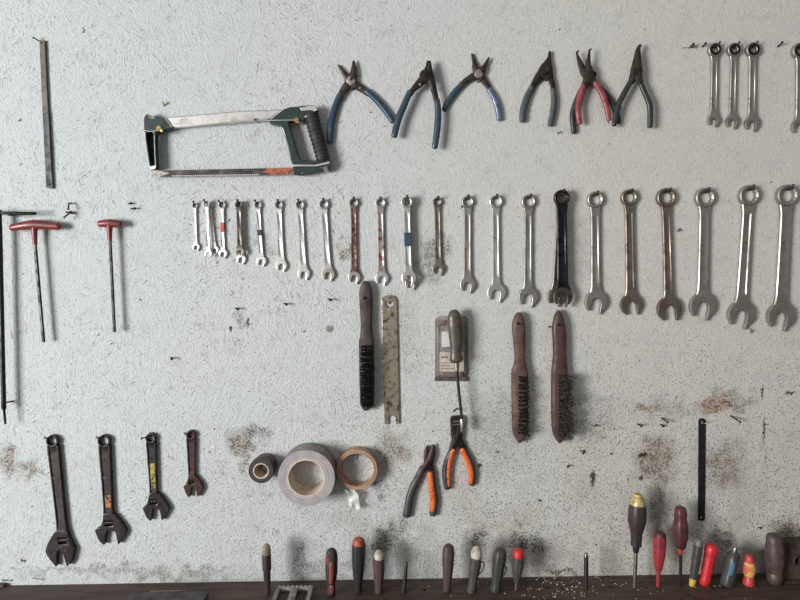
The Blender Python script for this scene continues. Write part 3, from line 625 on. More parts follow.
pliers('blue-handled circlip pliers with closed jaws and black pivot, middle of the blue trio', PG,
       [(q((235, 62), (232, 95), (222, 140), (185, 185), (155, 215), (135, 245)), [1.4, 2.4, 5, 4.0, 2.9, 2.7]), (q((243, 62), (244, 95), (245, 140), (258, 185), (272, 240), (282, 285)), [1.3, 2.3, 4, 3.6, 2.9, 2.8])],
       [(q((136, 228), (105, 300), (72, 380), (50, 470)), [3.0, 3.4, 3.5, 3.2], 'teal_grip'), (q((283, 270), (290, 340), (285, 430), (272, 532)), [2.9, 3.3, 3.4, 3.0], 'teal_grip')],
       q((222, 142))[0], 5.6, .0175, 'plier_dark', 'plier_dark', extra=[(q((190, 192))[0], 1.5), (q((250, 208))[0], 1.6)], nailpx=q((222, 184))[0], nlabel='nail under the black pivot of the middle blue pliers')
pliers('circlip pliers with one pale blue and one dark grip, right of the blue trio', PG,
       [(q((474, 20), (487, 65), (500, 110), (535, 160), (560, 195), (575, 225)), [.9, 2.2, 4.2, 3.6, 2.6, 2.5]), (q((568, 42), (545, 85), (522, 122), (470, 150), (430, 178), (405, 205)), [.9, 2.2, 4.2, 3.4, 2.8, 2.6])],
       [(q((425, 182), (385, 225), (345, 280), (322, 328)), [2.7, 3.1, 3.1, 2.6], 'teal_grip'), (q((568, 215), (600, 270), (618, 330), (624, 380)), [2.7, 3.1, 3.2, 2.8], 'blue_pale')],
       q((510, 132))[0], 4.6, .0058, 'plier_steel', extra=[(q((458, 165))[0], 1.3)], nailpx=q((505, 176))[0], nlabel='nail under the pivot of the pale blue pliers')
q = K(500, 40, 6)
pliers('slate-gripped circlip pliers with straight closed tips, hanging left of the red pliers', PG,
       [(q((298, 68), (293, 110), (270, 165), (232, 225), (205, 265), (185, 305)), [.9, 1.8, 4.8, 4.4, 3.2, 2.8]), (q((300, 68), (297, 120), (292, 170), (300, 220), (316, 270), (322, 310)), [.8, 1.6, 4.2, 3.4, 2.6, 2.5])],
       [(q((190, 285), (160, 350), (140, 420), (134, 485)), [2.9, 3.4, 3.5, 3.2], 'slate_grip'), (q((318, 290), (325, 360), (318, 430), (302, 510)), [2.7, 3.1, 3.2, 2.9], 'slate_grip')],
       q((270, 208))[0], 4.2, .0062, 'plier_dark', 'plier_dark', nailpx=q((270, 246))[0], nlabel='nail under the pivot of the slate pliers')
q = K(560, 40, 6)
pliers('black-handled pliers hanging behind the red-handled pliers, handles spread wide', PG,
       [(q((150, 210), (180, 235), (215, 262), (262, 310)), [3, 3.4, 3, 2.4]), (q((205, 200), (175, 240), (140, 290), (115, 340)), [3, 3.4, 3, 2.4])],
       [(q((132, 290), (98, 370), (76, 450), (84, 555)), [2.6, 3.0, 3.0, 2.7], 'black_grip'), (q((262, 305), (305, 365), (336, 430), (352, 495)), [2.6, 3.0, 3.1, 2.7], 'black_grip')],
       q((180, 225))[0], 4.2, .0054, 'plier_dark', None)
pliers('red-handled circlip pliers with two hooked tips', PG,
       [(q((112, 66), (102, 74), (104, 92), (122, 140), (150, 200), (190, 240), (215, 262)), [.8, 1, 1.3, 2.8, 4.4, 4, 3]), (q((188, 54), (178, 62), (174, 90), (170, 150), (180, 205), (160, 245), (145, 275)), [.8, 1, 1.4, 2.8, 4.4, 4, 3])],
       [(q((148, 262), (124, 330), (108, 410), (118, 500)), [3.0, 3.2, 3.1, 2.7], 'red_grip'), (q((212, 255), (252, 320), (280, 400), (294, 480)), [3.0, 3.2, 3.0, 2.5], 'red_grip')],
       q((172, 205))[0], 4.6, .0155, 'plier_steel', 'plier_steel', nailpx=q((180, 246))[0], nlabel='nail under the pivot of the red pliers')
pliers('black-handled circlip pliers with bent closed tip, rightmost of the pliers row', PG,
       [(q((482, 28), (468, 50), (460, 100), (452, 180), (440, 225), (425, 255)), [1, 1.6, 2.8, 5.0, 4.4, 3]), (q((486, 30), (474, 52), (470, 100), (468, 180), (472, 225), (482, 258)), [.9, 1.6, 2.8, 4.6, 4, 3])],
       [(q((430, 240), (390, 310), (350, 395), (324, 510)), [2.6, 2.9, 3.0, 2.7], 'black_grip'), (q((476, 240), (510, 320), (540, 400), (540, 520)), [2.6, 2.9, 3.1, 2.8], 'black_grip')],
       q((460, 192))[0], 4.4, .0155, 'plier_steel', 'plier_dark', nailpx=q((458, 240))[0], nlabel='nail under the pivot of the rightmost pliers')
q = K(395, 405, 5)
pliers('orange and charcoal side cutters with splayed reddish jaws, lower of the orange pair', 'orange-handled cutters',
       [(q((162, 205), (158, 240), (165, 285), (178, 315), (182, 340)), [1.2, 3, 4.2, 3.6, 3]), (q((192, 200), (186, 240), (172, 285), (152, 308), (135, 330)), [1.4, 3.4, 4.2, 3.6, 3])],
       [(q((140, 312), (112, 370), (78, 446), (58, 553)), [3.2, 3.8, 4.0, 4.0], 'charcoal'), (q((182, 335), (186, 400), (196, 476), (189, 547)), [3.4, 3.9, 4.2, 3.6], ('charcoal', 'orange', q((176, 340), (182, 400), (191, 474), (187, 528)), [2.4, 3.0, 3.1, 2.4]))],
       q((170, 288))[0], 3.4, .0066, 'forged_red', 'plier_dark', nailpx=q((168, 318))[0], nlabel='nail under the lower orange cutters', name='side_cutters')
pliers('orange and charcoal wire strippers with square black head, right of the cutters', 'orange-handled cutters',
       [(q((290, 68), (296, 110), (304, 160), (330, 195), (350, 240)), [3.0, 3.8, 4.6, 4, 3]), (q((322, 66), (320, 110), (314, 160), (296, 195), (282, 240)), [3.0, 3.8, 4.6, 4, 3])],
       [(q((288, 222), (264, 280), (252, 340), (262, 415)), [3.2, 3.7, 3.7, 3.3], ('charcoal', 'orange', q((292, 222), (274, 280), (266, 340), (268, 405)), [2.4, 2.6, 2.2, 1.6])), (q((338, 220), (370, 280), (388, 340), (384, 395)), [3.2, 3.7, 3.7, 3.4], ('charcoal', 'orange', q((336, 222), (364, 280), (381, 340), (378, 388)), [2.4, 2.8, 2.8, 2.4]))],
       q((310, 160))[0], 3.4, .0066, 'plier_dark', 'forged', nailpx=q((314, 202))[0], nlabel='nail under the pivot of the orange wire strippers', name='wire_strippers')

ws_ = [o for o in COL.objects if o.name.startswith('wire_strippers')][0]
b = MB(); b.plate([q((278, 66), (286, 58), (332, 56), (340, 64), (338, 120), (334, 165), (318, 185), (300, 182), (288, 150))], .0025, .009, .0012); b.build('head_plate', 'plier_dark', ws_)
b = MB(); b.plate([q((290, 80), (322, 78), (322, 84), (290, 86)), ], .0116, .0006, .0002); b.plate([q((291, 96), (323, 94), (322, 100), (292, 102))], .0116, .0006, .0002); b.build('cutting_slots', 'steel', ws_)
# ------------------------------------------------------------------ T-handled keys, file, loose blade
def tkey(hp, hr, collar, shaft, label, sr, d=.0165):
    rt = thing('hex_key', label, 'hex key', U(*hp[len(hp) // 2], d), 'red T-handled hex keys')
    b = MB(); b.tpx(hp, hr, d, 14, .85); b.tpx(collar, [3.2, 2.5, 2.1], d, 12, 1, cap='flat'); b.build('handle', 'red_handle', rt)
    b = MB(); b.tpx(shaft, sr, d, 6, 1, cap='flat', n=1); b.build('shaft', 'shaft_dark', rt)
    return rt
tkey([(11.5, 227.8), (20, 226.2), (34, 224.6), (48, 225.4), (59, 226.4)], [3.4, 4.0, 4.9, 4.2, 3.6], [(34.4, 227), (34.6, 236), (35, 245)], [(35, 243), (43.6, 342)], 'larger red T-handled hex key hanging by its handle, left of the smaller one', 1.9)
tkey([(99.5, 223.8), (104, 223.4), (110, 223.2), (116, 223.6), (120.5, 224)], [3.3, 3.8, 4.2, 3.7, 3.1], [(109.4, 225), (109.6, 233), (110, 240)], [(110, 238), (114.6, 332)], 'smaller red T-handled hex key with short handle', 1.7)
for (x, y, l) in ((29, 228, 'left nail under the larger red T-handle'), (40, 228, 'right nail under the larger red T-handle'), (105.5, 226, 'left nail under the smaller red T-handle'), (114.5, 226, 'right nail under the smaller red T-handle')):
    nail(x, y, l, .010, .0, r=.0014, group='nails holding the red keys')
lk = thing('sliding_bar_key', 'long black T-bar key cut off by the left edge, thin crossbar on top', 'hex key', U(1, 213, .02))
b = MB(); b.tpx([(-38, 212), (-1, 213), (35.5, 213.4)], 1.6, .024, 10, 1, n=1); b.build('crossbar', 'shaft_black', lk)
b = MB(); b.tpx([(-1.4, 210), (-.2, 240), (3.6, 400), (3.9, 408), (4.1, 410), (5.4, 424)], [2.7, 2.5, 2.3, 2.3, 1.3, 1.1], .021, 12, 1, cap='flat', n=1); b.build('shaft', 'shaft_black', lk)
nail(18, 216, 'nail under the long crossbar at the left edge', .03, .0, r=.0012, group=None)
nail(14, 401, 'dark nail sticking out beside the tip of the long black key', .022, .0, -.75, group=None)

fl = thing('flat_file', 'narrow flat steel file with toothed lower part, top left corner', 'file', U(45, 108, .003))
ex = lambda y: (y - 40) / 147
loop = [(39.2, 40), (44.4, 40.2)]
for i in range(46):
    y = 112 + 72 * i / 45; x = 44.4 + 8.2 * ex(y) - .4; loop += [(x, y), (x + .8, y + .8)]
loop += [(52.4, 188.6), (46.0, 188), (42.2, 110)]
b = MB(); b.plate([loop, circ((41.6, 42.6), .9, 8), circ((49.6, 184.4), .8, 8)], .0003, .0053, .0005); b.build('blade', 'file_steel', fl)
b = MB(); b.plate([[(42.7, 113), (48.2, 112), (52.2, 188.2), (46.2, 187.6)], circ((49.6, 184.4), .8, 8)], .0055, .0004, .0001); b.build('dark_face', 'file_dark', fl)
b = MB()
for i in range(40):
    y = 114 + 68 * i / 40; x = 44.4 + 8.2 * ex(y) - 2.4
    b.plate([[(x, y + .5), (x + 2.2, y), (x + 2.2, y + .7), (x, y + 1.2)]], .0057, .0005, .0001)
b.build('file_teeth', 'file_steel', fl)
nail(41.6, 42.2, 'bent nail at the top of the file in the top left corner', .016, .3, -.6, r=.0012, group=None)

b = MB(); b.plate([[(698.6, 421), (699.4, 419), (702, 418.2), (704.8, 419), (705.8, 421), (705, 519), (704, 520.6), (699, 520.6), (698.2, 519)], circ((702.2, 422.6), 1.5, 14), circ((701.6, 517.6), 1.0, 12)], .0004, .0016, .0002)
tag(b.build('saw_blade', 'bar_black'), 'flat black hacksaw blade hanging by itself at the lower right', 'saw blade')
nail(702.2, 421.9, 'nail through the black hacksaw blade', .013, .05, r=.0010, group=None, mtl='steel')

# ------------------------------------------------------------------ flat bar, brushes, packaged tool
heart = [(388.8 + 4.1 * .0625 * 16 * math.sin(t) ** 3 * 1.0, 304.6 - 4.1 * .0625 * (13 * math.cos(t) - 5 * math.cos(2 * t) - 2 * math.cos(3 * t) - math.cos(4 * t))) for t in [2 * math.pi * i / 28 for i in range(28)]]
b = MB(); b.plate([[(381.6, 301), (382.4, 297.6), (385, 295.8), (389, 295.2), (393, 295.8), (395.8, 297.8), (396.8, 301), (399.6, 424), (395.9, 424.2), (395.4, 418), (393.6, 415.8), (391.6, 415.2), (389.6, 416), (388.6, 418.4), (388.8, 424.2), (384.5, 424)], heart], .0003, .0042, .0006)
tag(b.build('flat_wrench', 'bar_brass'), 'flat mottled brassy steel bar with heart-shaped hole and slotted foot', 'wrench')
nail(388.8, 303.6, 'nail through the heart-shaped hole of the flat bar', .008, .1, r=.0008, group=None)

def brush(rows, woodm, label, d, th, bris, bm_name, hole, seed, nlabel, spread=.004, bl=.012, nper=7, lean=(.5, -.1), wr=.0004):
    """rows: (y, xl, xr); bris: (x0, x1, y0, y1, nx, ny)"""
    rnd = random.Random(seed); x0, y0 = (rows[0][1] + rows[0][2]) / 2, rows[0][0]
    rt = thing('wire_brush', label, 'wire brush', U((rows[3][1] + rows[3][2]) / 2, rows[3][0], d), 'wire brushes')
    sm = smooth([Vector((r[0], r[1], r[2])) for r in rows], 5); rings = []
    for v in sm:
        l = U(v.y, v.x, d + th / 2); r = U(v.z, v.x, d + th / 2); c = (l + r) / 2; hw = (r - l).length / 2; tt = th / 2 * min(1, .35 + hw / .012)
        ring = []
        for k in range(16):
            a = 2 * math.pi * k / 16; ca, sa = math.cos(a), math.sin(a)
            ring.append(Vector((c.x + hw * math.copysign(abs(ca) ** .7, ca), -(d + th / 2) - tt * math.copysign(abs(sa) ** .6, sa), c.z)))
        rings.append(ring)
    b = MB(); b.rings(rings); hd = b.build('handle', woodm, rt, 50)
    b = MB(); hx, hy = hole; b.annulus(U(hx, hy, d + th - .0004), .0032, .0019, .0010, 14, .0003); b.disc(U(hx, hy, d + th - .0003), N, .002, .0005, 12, .1); b.build('hanging_hole', 'ring_dark', rt)
    b = MB(); X0, X1, Y0, Y1, nx, ny = bris
    for j in range(ny):
        for i in range(nx):
            px = X0 + (X1 - X0) * (i + .5) / nx; py = Y0 + (Y1 - Y0) * (j + .5) / ny
            o = U(px, py, d + th - .002)
            dx = lean[0] * spread * (.6 + .8 * rnd.random()); dz = lean[1] * spread + rnd.uniform(-1, 1) * spread * .45
            for q_ in range(nper):
                s0 = o + Vector((rnd.uniform(-.0016, .0016), 0, rnd.uniform(-.0016, .0016)))
                ln = bl * rnd.uniform(.7, 1.1)
                e = s0 + Vector((dx + rnd.uniform(-1, 1) * spread * .4, -ln, dz + rnd.uniform(-1, 1) * spread * .4))
                m = s0.lerp(e, .5) + Vector((0, -ln * .12, 0))
                b.tube([s0, m, e], wr, 4, cap='flat')
    br = b.build('bristles', bm_name, rt); br['kind'] = 'stuff'
    if bm_name == 'bristle_wire':
        b = MB()
        for j in range(18):
            for i in range(4):
                b.disc(U(X0 + (X1 - X0) * (i + .5) / 4, Y0 + (Y1 - Y0) * (j + .5) / 18, d + th - .001), N, .0022, .005, 7, .4)
        q_ = b.build('bristle_roots', 'bristle_black', rt); q_['kind'] = 'stuff'
    a = U(hx, hy - .4, 0); nb = MB()
    nb.tube([a, a + Vector((0, -(d + th + .004), .001))], .0011, 8, cap='flat'); nb.disc(a + Vector((0, -(d + th + .004), .001)), N, .002, .001, 10, .2)
    tag(nb.build('nail', 'nail', origin=a), nlabel, 'nail', 'nails holding the brushes')
    return rt
q1 = lambda x, y: (340 + x / 3.871, 275 + y / 3.871)
brush([(280.9, 364, 366.6), (283.5, 361.6, 369.6), (291, 359.3, 372.2), (305, 359.6, 372.4), (325, 360.8, 372.2), (337, 359.8, 373), (343, 358.8, 374), (370, 359.2, 374.2), (397, 359.8, 374.4), (405, 361, 373), (410, 363.6, 368.6)], 'wood_grey', 'dark greyed wire brush with dense black bristles, left of the brassy flat bar', .003, .016, (360, 374, 345, 406, 6, 21), 'bristle_black', (364.2, 298), 3, 'nail through the handle of the black-bristled brush', .005, .012, 11, (.3, -.2), .00046)
brush([(312.4, 517.6, 520), (316, 514.6, 522.6), (326, 511.8, 525), (340, 513, 525.2), (358, 514.6, 524.8), (367, 513, 526.4), (373, 511.2, 528), (400, 511.4, 528.2), (425, 511.8, 528.4), (434, 513, 527), (439, 516, 523.6), (442.6, 518.4, 520.6)], 'wood_brush', 'brown wire brush with worn rows of dark tufts, middle of the three brushes', .003, .017, (516.5, 527.5, 374, 434, 3, 15), 'bristle', (518.2, 323.6), 4, 'nail through the handle of the middle brush', .006, .010, 9, (.6, -.6), .00048)
brush([(310.4, 557.2, 559.4), (316, 554.4, 562.2), (328, 552, 565.4), (340, 552.6, 566), (355, 553, 566), (366, 551.8, 566.6), (373, 551.2, 567.6), (400, 551, 567.8), (425, 551.4, 568), (434, 553, 566.4), (439, 555.6, 563.4), (442.4, 558.4, 560.6)], 'wood_red', 'reddish brown wire brush with scraggly wire bristles, rightmost of the three', .003, .017, (558, 569, 374, 436, 4, 20), 'bristle_wire', (559.3, 325), 5, 'nail through the handle of the reddish brush', .015, .016, 8, (.55, -.15), .00036)
nail(549.2, 327.4, 'bent nail beside the handle of the reddish brush', .012, .2, -.2, r=.0014, group=None)

bp = thing('blister_pack', 'dirty clear plastic package with cream label, hanging behind the hooked tool', 'package', U(452, 345, .004))
def rrect(x0, y0, x1, y1, r, n=5):
    out = []
    for cx, cy, a0 in ((x1 - r, y0 + r, -90), (x1 - r, y1 - r, 0), (x0 + r, y1 - r, 90), (x0 + r, y0 + r, 180)):
        for i in range(n + 1):
            a = R_(a0 + 90 * i / n); out.append((cx + r * math.cos(a), cy + r * math.sin(a)))
    return out
b = MB(); b.plate([rrect(435, 315.5, 468.4, 381, 6)], .0004, .0008, .0002); b.build('backing_card', 'plastic_back', bp)
b = MB(); b.plate([rrect(439.6, 352, 464, 371.6, 1)], .0026, .0006, .0001); lb = b.build('paper_label', 'label_cream', bp)
b = MB()
for (x, y, w_) in ((441.2, 356.4, 3.2), (445, 356.4, 2.6), (441, 362.6, 12), (441, 365.6, 9), (441, 368.4, 14)): b.plate([[(x, y), (x + w_, y), (x + w_, y + (1.8 if y < 360 else .6)), (x, y + (1.8 if y < 360 else .6))]], .0033, .0003, .0001)
b.build('print', 'ink', lb)
b = MB(); b.plate([rrect(441.6, 331.5, 450.6, 347, .6)], .0026, .0006, .0001); b.build('white_insert', 'label_white', bp)
b = MB(); b.plate([rrect(441.4, 347.2, 452, 352, .6)], .0026, .0006, .0001); b.build('grey_insert', 'label_grey', bp)
b = MB(); b.tpx([(444, 374.5), (452, 375.5), (461, 374.6)], [2.4, 2.8, 2.4], .0075, 10, .6); b.build('packed_hardware', 'blister_tool', bp)
# the clear dome
k = mpp(452, 350); rows = []
for ins, dd in ((0, .0026), (.4, .010), (1.4, .0135), (3, .0146)):
    rows.append([U(p[0], p[1], dd) for p in rrect(437.4 + ins, 324 + ins, 466.4 - ins, 377.5 - ins, max(5 - ins, 1.5))])
b = MB(); b.rings(rows, True, False); b._f([b.bm.verts[:][i] for i in range(0)] or []) if False else None
b.bm.verts.ensure_lookup_table(); nl_ = len(rows[0]); b._f(b.bm.verts[-nl_:]); b.build('clear_blister', 'plastic_clear', bp)
b = MB(); lp = [U(p[0], p[1], .0034) for p in rrect(437.6, 324.2, 466.2, 377.3, 5)]
b.tube(lp + lp[:1], .55 * k, 8, cap='flat'); b.build('blister_rim', 'rim_brown', bp)
b = MB(); b.plate([rrect(434.6, 376.8, 468.6, 381.2, .8)], .0024, .0008, .0002); b.build('bottom_rim', 'rim_brown', bp)
nail(445, 321.5, 'nail through the top of the clear package', .014, .1, r=.0011, group=None)

ht = thing('hook_tool', 'olive brown handled tool with thin dark shaft and silver tip, before the package', 'hand tool', U(455, 330, .024))
hp_ = [(454.6, 312.2), (454.4, 317), (454.9, 326), (455.6, 334), (456.2, 343), (456, 349), (456, 354), (456.2, 359.5)]
b = MB(); b.tpx(hp_, [4.8, 6.8, 7.3, 7.1, 6.6, 5.9, 5.7, 7.1], .026, 16, .75, n=6); hb = b.build('handle', 'handle_olive', ht)
b = MB(); b.disc(U(454, 317.4, .0347), N, .003, .0006, 14, .1); b.build('hanging_hole', 'ring_dark', ht)
b = MB(); b.tpx([(456.6, 360.8), (456.9, 370.5)], [2.7, 2.3], .026, 14, 1, cap='flat', n=1); b.build('ferrule', 'steel', ht)
b = MB(); b.tpx([(456.9, 370), (458.2, 385), (460, 402), (462, 420)], 1.5, .026, 10, 1, cap='flat'); b.build('shaft', 'shaft_dark', ht)
b = MB(); b.tpx([(461.9, 418.6), (462.2, 420), (462.9, 431), (463, 432)], [2.2, 2.7, 2.7, 2.2], .026, 14, 1, cap='flat', n=1); b.build('socket_tip', 'steel', ht)
nail(454, 316.6, 'nail holding the olive brown handled tool', .036, .0, r=.0012, group=None)

# ------------------------------------------------------------------ tape rolls
def tape_face(name, a, c, rings_scale):
    m, nt, b_ = newmat(name); L = nt.links.new
    P = nn(nt, 'ShaderNodeTexCoord').outputs['Object']; sx = nn(nt, 'ShaderNodeSeparateXYZ'); L(P, sx.inputs[0])
    r = math_(nt, 'SQRT', math_(nt, 'ADD', math_(nt, 'MULTIPLY', sx.outputs[0], sx.outputs[0]), math_(nt, 'MULTIPLY', sx.outputs[2], sx.outputs[2])))
    cb = nn(nt, 'ShaderNodeCombineXYZ'); L(r, cb.inputs[0]); f = noise(nt, cb.outputs[0], rings_scale, 4, .7)
    f = math_(nt, 'ADD', math_(nt, 'MULTIPLY', f, .7), math_(nt, 'MULTIPLY', noise(nt, P, 60, 4), .3))
    L(mixc(nt, mapr(nt, f, .38, .62), srgb(*a), srgb(*c)), b_.inputs['Base Color']); b_.inputs['Roughness'].default_value = .5
    return m
M['duct_face'] = tape_face('grey_tape_winding', (176, 168, 166), (142, 134, 134), 260)
M['tan_face'] = tape_face('tan_tape_winding', (184, 148, 122), (146, 112, 90), 300)
def roll(front, R, r, width, name, label, side, face, core, d=.002, corew=.0022):
    k = mpp(*front, d + width); c = U(*front, d + width); c.y = -d
    rt = thing(name, label, 'tape roll', (c.x, -d, c.z), 'tape rolls')
    b = MB(); R *= k; r *= k
    seg = 56; prof = [(r + corew, 0), (R, 0), (R, width - .0006), (R - .0006, width), (r + corew, width)]
    b.mi = 0; rv = []
    for i in range(seg):
        a = 2 * math.pi * i / seg; rv.append([b.bm.verts.new((c.x + math.cos(a) * q_, -d - y, c.z + math.sin(a) * q_)) for q_, y in prof])
    for i in range(seg):
        A, B_ = rv[i], rv[(i + 1) % seg]
        for j in range(5):
            b.mi = 1 if j in (3,) else 0; b._f((A[j], A[(j + 1) % 5], B_[(j + 1) % 5], B_[j]))
    b.build('tape', [side, face], rt)
    b = MB(); b.annulus(c, r + corew, r, width + .0006, 48, .0004); b.build('core', core, rt)
    return rt, c, R, r
M['black_face'] = tape_face('black_tape_winding', (66, 58, 58), (46, 40, 40), 260)
M['red_face'] = tape_face('red_tape_winding', (128, 62, 70), (96, 48, 54), 260)
roll((264.2, 467.2), 11.6, 7.0, .018, 'tape_roll', 'dusty red tape roll mostly hidden behind the black one', 'tape_red', 'red_face', 'cardboard', .0003)
roll((261, 471), 12.6, 6.9, .017, 'tape_roll', 'small black electrical tape roll with pale core, leftmost of the tapes', 'tape_black', 'black_face', 'cardboard', .0198)
roll((306.4, 478), 28.6, 18.0, .048, 'tape_roll', 'wide grey duct tape roll, largest of the tapes', 'tape_side', 'duct_face', 'cardboard', .0003)
_, c3, R3, r3 = roll((357, 470), 20.6, 16.9, .024, 'tape_roll', 'nearly used up tan tape roll with a clear end hanging down', 'tape_tan', 'tan_face', 'tape_tan', .0003)
b = MB(); tl = []
for i in range(12):
    t = i / 11; xl = 343.6 + [0, 1.5, 3, 4.2, 4.6, 4.8, 5, 5.2, 5.4, 5.6, 5.8, 6][i]; y = 489.5 + 19.5 * t
    tl.append([U(xl + dx, y + (.6 * math.sin(dx * 1.3) if i == 11 else 0), .013 + .003 * math.sin(i * .8 + dx * .5) + o) for dx, o in ((0, 0), (2.6, .0012), (6, -.0008), (10, .001), (10.4, .0025), (10.2, .0029), (6, -.0002), (2.6, .0018), (-.2, .0006))])
b.rings(tl); bt3 = b.build('tape_end', 'film', _)
nail(262.6, 464.6, 'nail inside the small black tape roll', .040, .0, r=.0013, group='nails holding the tapes')
nail(299, 458.5, 'nail inside the wide grey tape roll', .030, .05, r=.0015, group='nails holding the tapes')
nail(358, 453.9, 'nail inside the tan tape roll', .028, .0, r=.0013, group='nails holding the tapes')

# ------------------------------------------------------------------ bare nails
for (x, y, l, L_, ti, sd) in ((690, 47.5, 'bare nail far left in the top right, left of the ratchet wrenches', .012, .18, .1), (702, 47, 'bare nail just left of the leftmost ratchet wrench', .012, .22, .1), (777.5, 46.8, 'bare nail between the third and last ratchet wrenches', .013, .3, .1),
                              (661.5, 417.8, 'bare slanting nail left of the black hacksaw blade', .016, -.45, .5), (637.5, 424, 'bare short nail stub left of the slanting nail', .012, -.1, .3), (730.5, 415.8, 'bare long slanting nail right of the black hacksaw blade', .022, -.5, .6),
                              (235.5, 308.2, 'bare nail below the small wrenches, left of two', .014, -.1, .7), (284, 303.5, 'bare nail below the small wrenches, right of two', .014, -.1, .6), (328, 299, 'bare nail left of the black-bristled brush', .016, -.1, .5),
                              (131, 208.8, 'lower bare nail right of the smaller red key', .014, 0, 1.3), (129, 203.6, 'upper bare nail right of the smaller red key', .008, 0, 1.2), (66, 212.2, 'bare nail in the clump beside the larger red key, pointing right', .016, -.05, 1.8),
                              (170.5, 357.6, 'bare nail alone on the wall above the adjustable wrenches', .014, -.1, .6), (660.5, 424.5, 'short bare nail stub under the slanting nail', .008, -.2, .3), (457, 408.5, 'bare nail beside the shaft of the olive tool', .02, .0, -.4)):
    nail(x, y, l, L_, ti, sd)
nail(71.8, 203.5, 'bare nail bent downwards above the clump beside the larger red key', .02, 0, 0, bend=(.0, -.012))
nail(73, 213.5, 'bare nail bent down to the left in the clump beside the larger red key', .024, 0, 0, bend=(-.009, -.009))

# ------------------------------------------------------------------ screwdrivers and rods standing on the bench
def driver(top, bot, parts, label, name='screwdriver', cat='screwdriver', seg=18, group='screwdrivers standing along the bench'):
    """parts: (name, material, [(t, radius px)...], flutes)"""
    o = S(*bot); d = -o.y; T = U(*top, d); k = mpp(bot[0], bot[1], d)
    o = o + Vector((0, 0, .0004))
    rt = thing(name, label, cat, o, group); made = []
    for p in parts:
        nm, mt, prof = p[:3]; fl = p[3] if len(p) > 3 else 0
        b = MB(); pts = [T.lerp(o, t) for t, r in prof]; rr = [r * k for t, r in prof]
        b.tube(pts, rr, 24 if fl else seg, 1, cap='flat', flute=fl, up=N)
        made.append(b.build(nm, mt, rt, 40))
    return rt, made, T, o, k
def dome(t0, r, h, n=4): return [(t0 + h * (1 - math.cos(math.pi / 2 * i / n)), max(r * math.sin(math.pi / 2 * i / n), .15)) for i in range(n + 1)]
def ribs(t0, t1, r0, r1, n, dr): return [(t0 + (t1 - t0) * i / n, r0 + (r1 - r0) * i / n + (dr if i % 2 else -dr)) for i in range(n + 1)]
driver((266.3, 543.6), (267.5, 594), [('cap', 'd_beige', dome(0, 4.3, .10) + [(.2, 4.4)]), ('handle', 'd_brown', [(.2, 4.3)] + ribs(.22, .5, 4.4, 4.4, 14, .18) + [(.52, 4.2), (.54, 3.6), (.9, 3.2), (1, 3.0)])], 'slim screwdriver with beige domed cap and ribbed dark grip, leftmost on the bench')
r_, m_, T_, o_, k_ = driver((331.8, 548), (331, 595), [('handle', 'd_brown', dome(0, 5.2, .10) + [(.2, 5.9), (.5, 5.8), (.66, 5.0), (.75, 3.6), (.85, 4.2), (.95, 4.6), (1, 4.2)], .05), ], 'dark screwdriver with orange-red streaks, left of the orange-capped one')
for nm_, t0_, t1_, w_, sx_, mt_ in (('worn_stripe', .26, .68, 2.2, .3, 'd_streak'), ('red_spot', .10, .30, 2.0, -3.2, 'd_pink'), ('red_foot_mark', .78, .93, 2.2, .8, 'd_pink')):
    b = MB(); f_ = 5.9 if t0_ < .7 else 4.3
    pp_ = [T_.lerp(o_, t0_ + (t1_ - t0_) * i_ / 4) + Vector((sx_ * k_, -(f_ - w_ * .34 - abs(sx_) * .25) * k_, 0)) for i_ in range(5)]
    b.tube(pp_, w_ * k_, 12, .5); b.build(nm_, mt_, r_)
r_, m_, T_, o_, k_ = driver((358.8, 537), (358, 592), [('cap', 'd_orange', dome(0, 6.2, .09) + [(.13, 6.4)]), ('handle', 'd_black', [(.13, 6.4), (.3, 6.6), (.5, 6.2), (.75, 4.6), (.9, 3.6), (1, 3.3)], .04)], 'black screwdriver with orange-red cap, tallest of the left cluster')
driver((378.8, 549.7), (378.8, 593), [('cap', 'd_white', dome(0, 4.6, .14) + [(.2, 4.8)]), ('handle', 'd_mauve', [(.2, 5.4), (.35, 5.6), (.6, 4.9), (.8, 4.0), (1, 3.6)], .06)], 'mauve brown screwdriver with a whitish cap, right of the orange-capped one')
driver((406.5, 562), (403.8, 592), [('rod', 'd_black', [(0, 1.2), (.04, 1.6), (.3, 1.8), (.6, 2.2), (1, 2.4)])], 'thin black rod standing beside the whitish-capped screwdriver', 'steel_punch', 'punch', group=None)
driver((448.8, 543.8), (447, 591), [('handle', 'd_mauve', dome(0, 5.3, .09) + [(.2, 6.0), (.45, 5.6), (.7, 4.4), (.85, 3.7), (1, 3.6)], .04), ('shaft', 'shaft_dark', [(.99, 2.), (1, 2.)])], 'brown mauve screwdriver, leftmost of the middle four')
r_, m_, T_, o_, k_ = driver((477.5, 546), (471.5, 592), [('cap', 'd_white', dome(0, 5.8, .16) + [(.26, 5.2)]), ('handle', 'd_grey', [(.24, 5.4), (.4, 5.8), (.62, 4.8), (.78, 3.9), (.88, 4.4), (1, 4.6)], .05)], 'grey screwdriver with white domed cap, second of the middle four')
b = MB(); c = T_.lerp(o_, .35); b.tube(smooth([c + Vector((.006, -.004, .004)), c + Vector((.016, -.004, .0)), c + Vector((.014, -.004, -.014)), c + Vector((.002, -.004, -.026))], 5), .0016, 8); b.build('clip', 'd_grey', r_)
r_, m_, T_, o_, k_ = driver((500.5, 547.5), (495.5, 591), [('handle', 'd_slate', dome(0, 5.8, .12) + [(.22, 6.5), (.5, 6.0), (.7, 4.8), (.85, 4.2), (.93, 5.2), (1, 5.0)], .06)], 'dark slate screwdriver leaning left, third of the middle four')
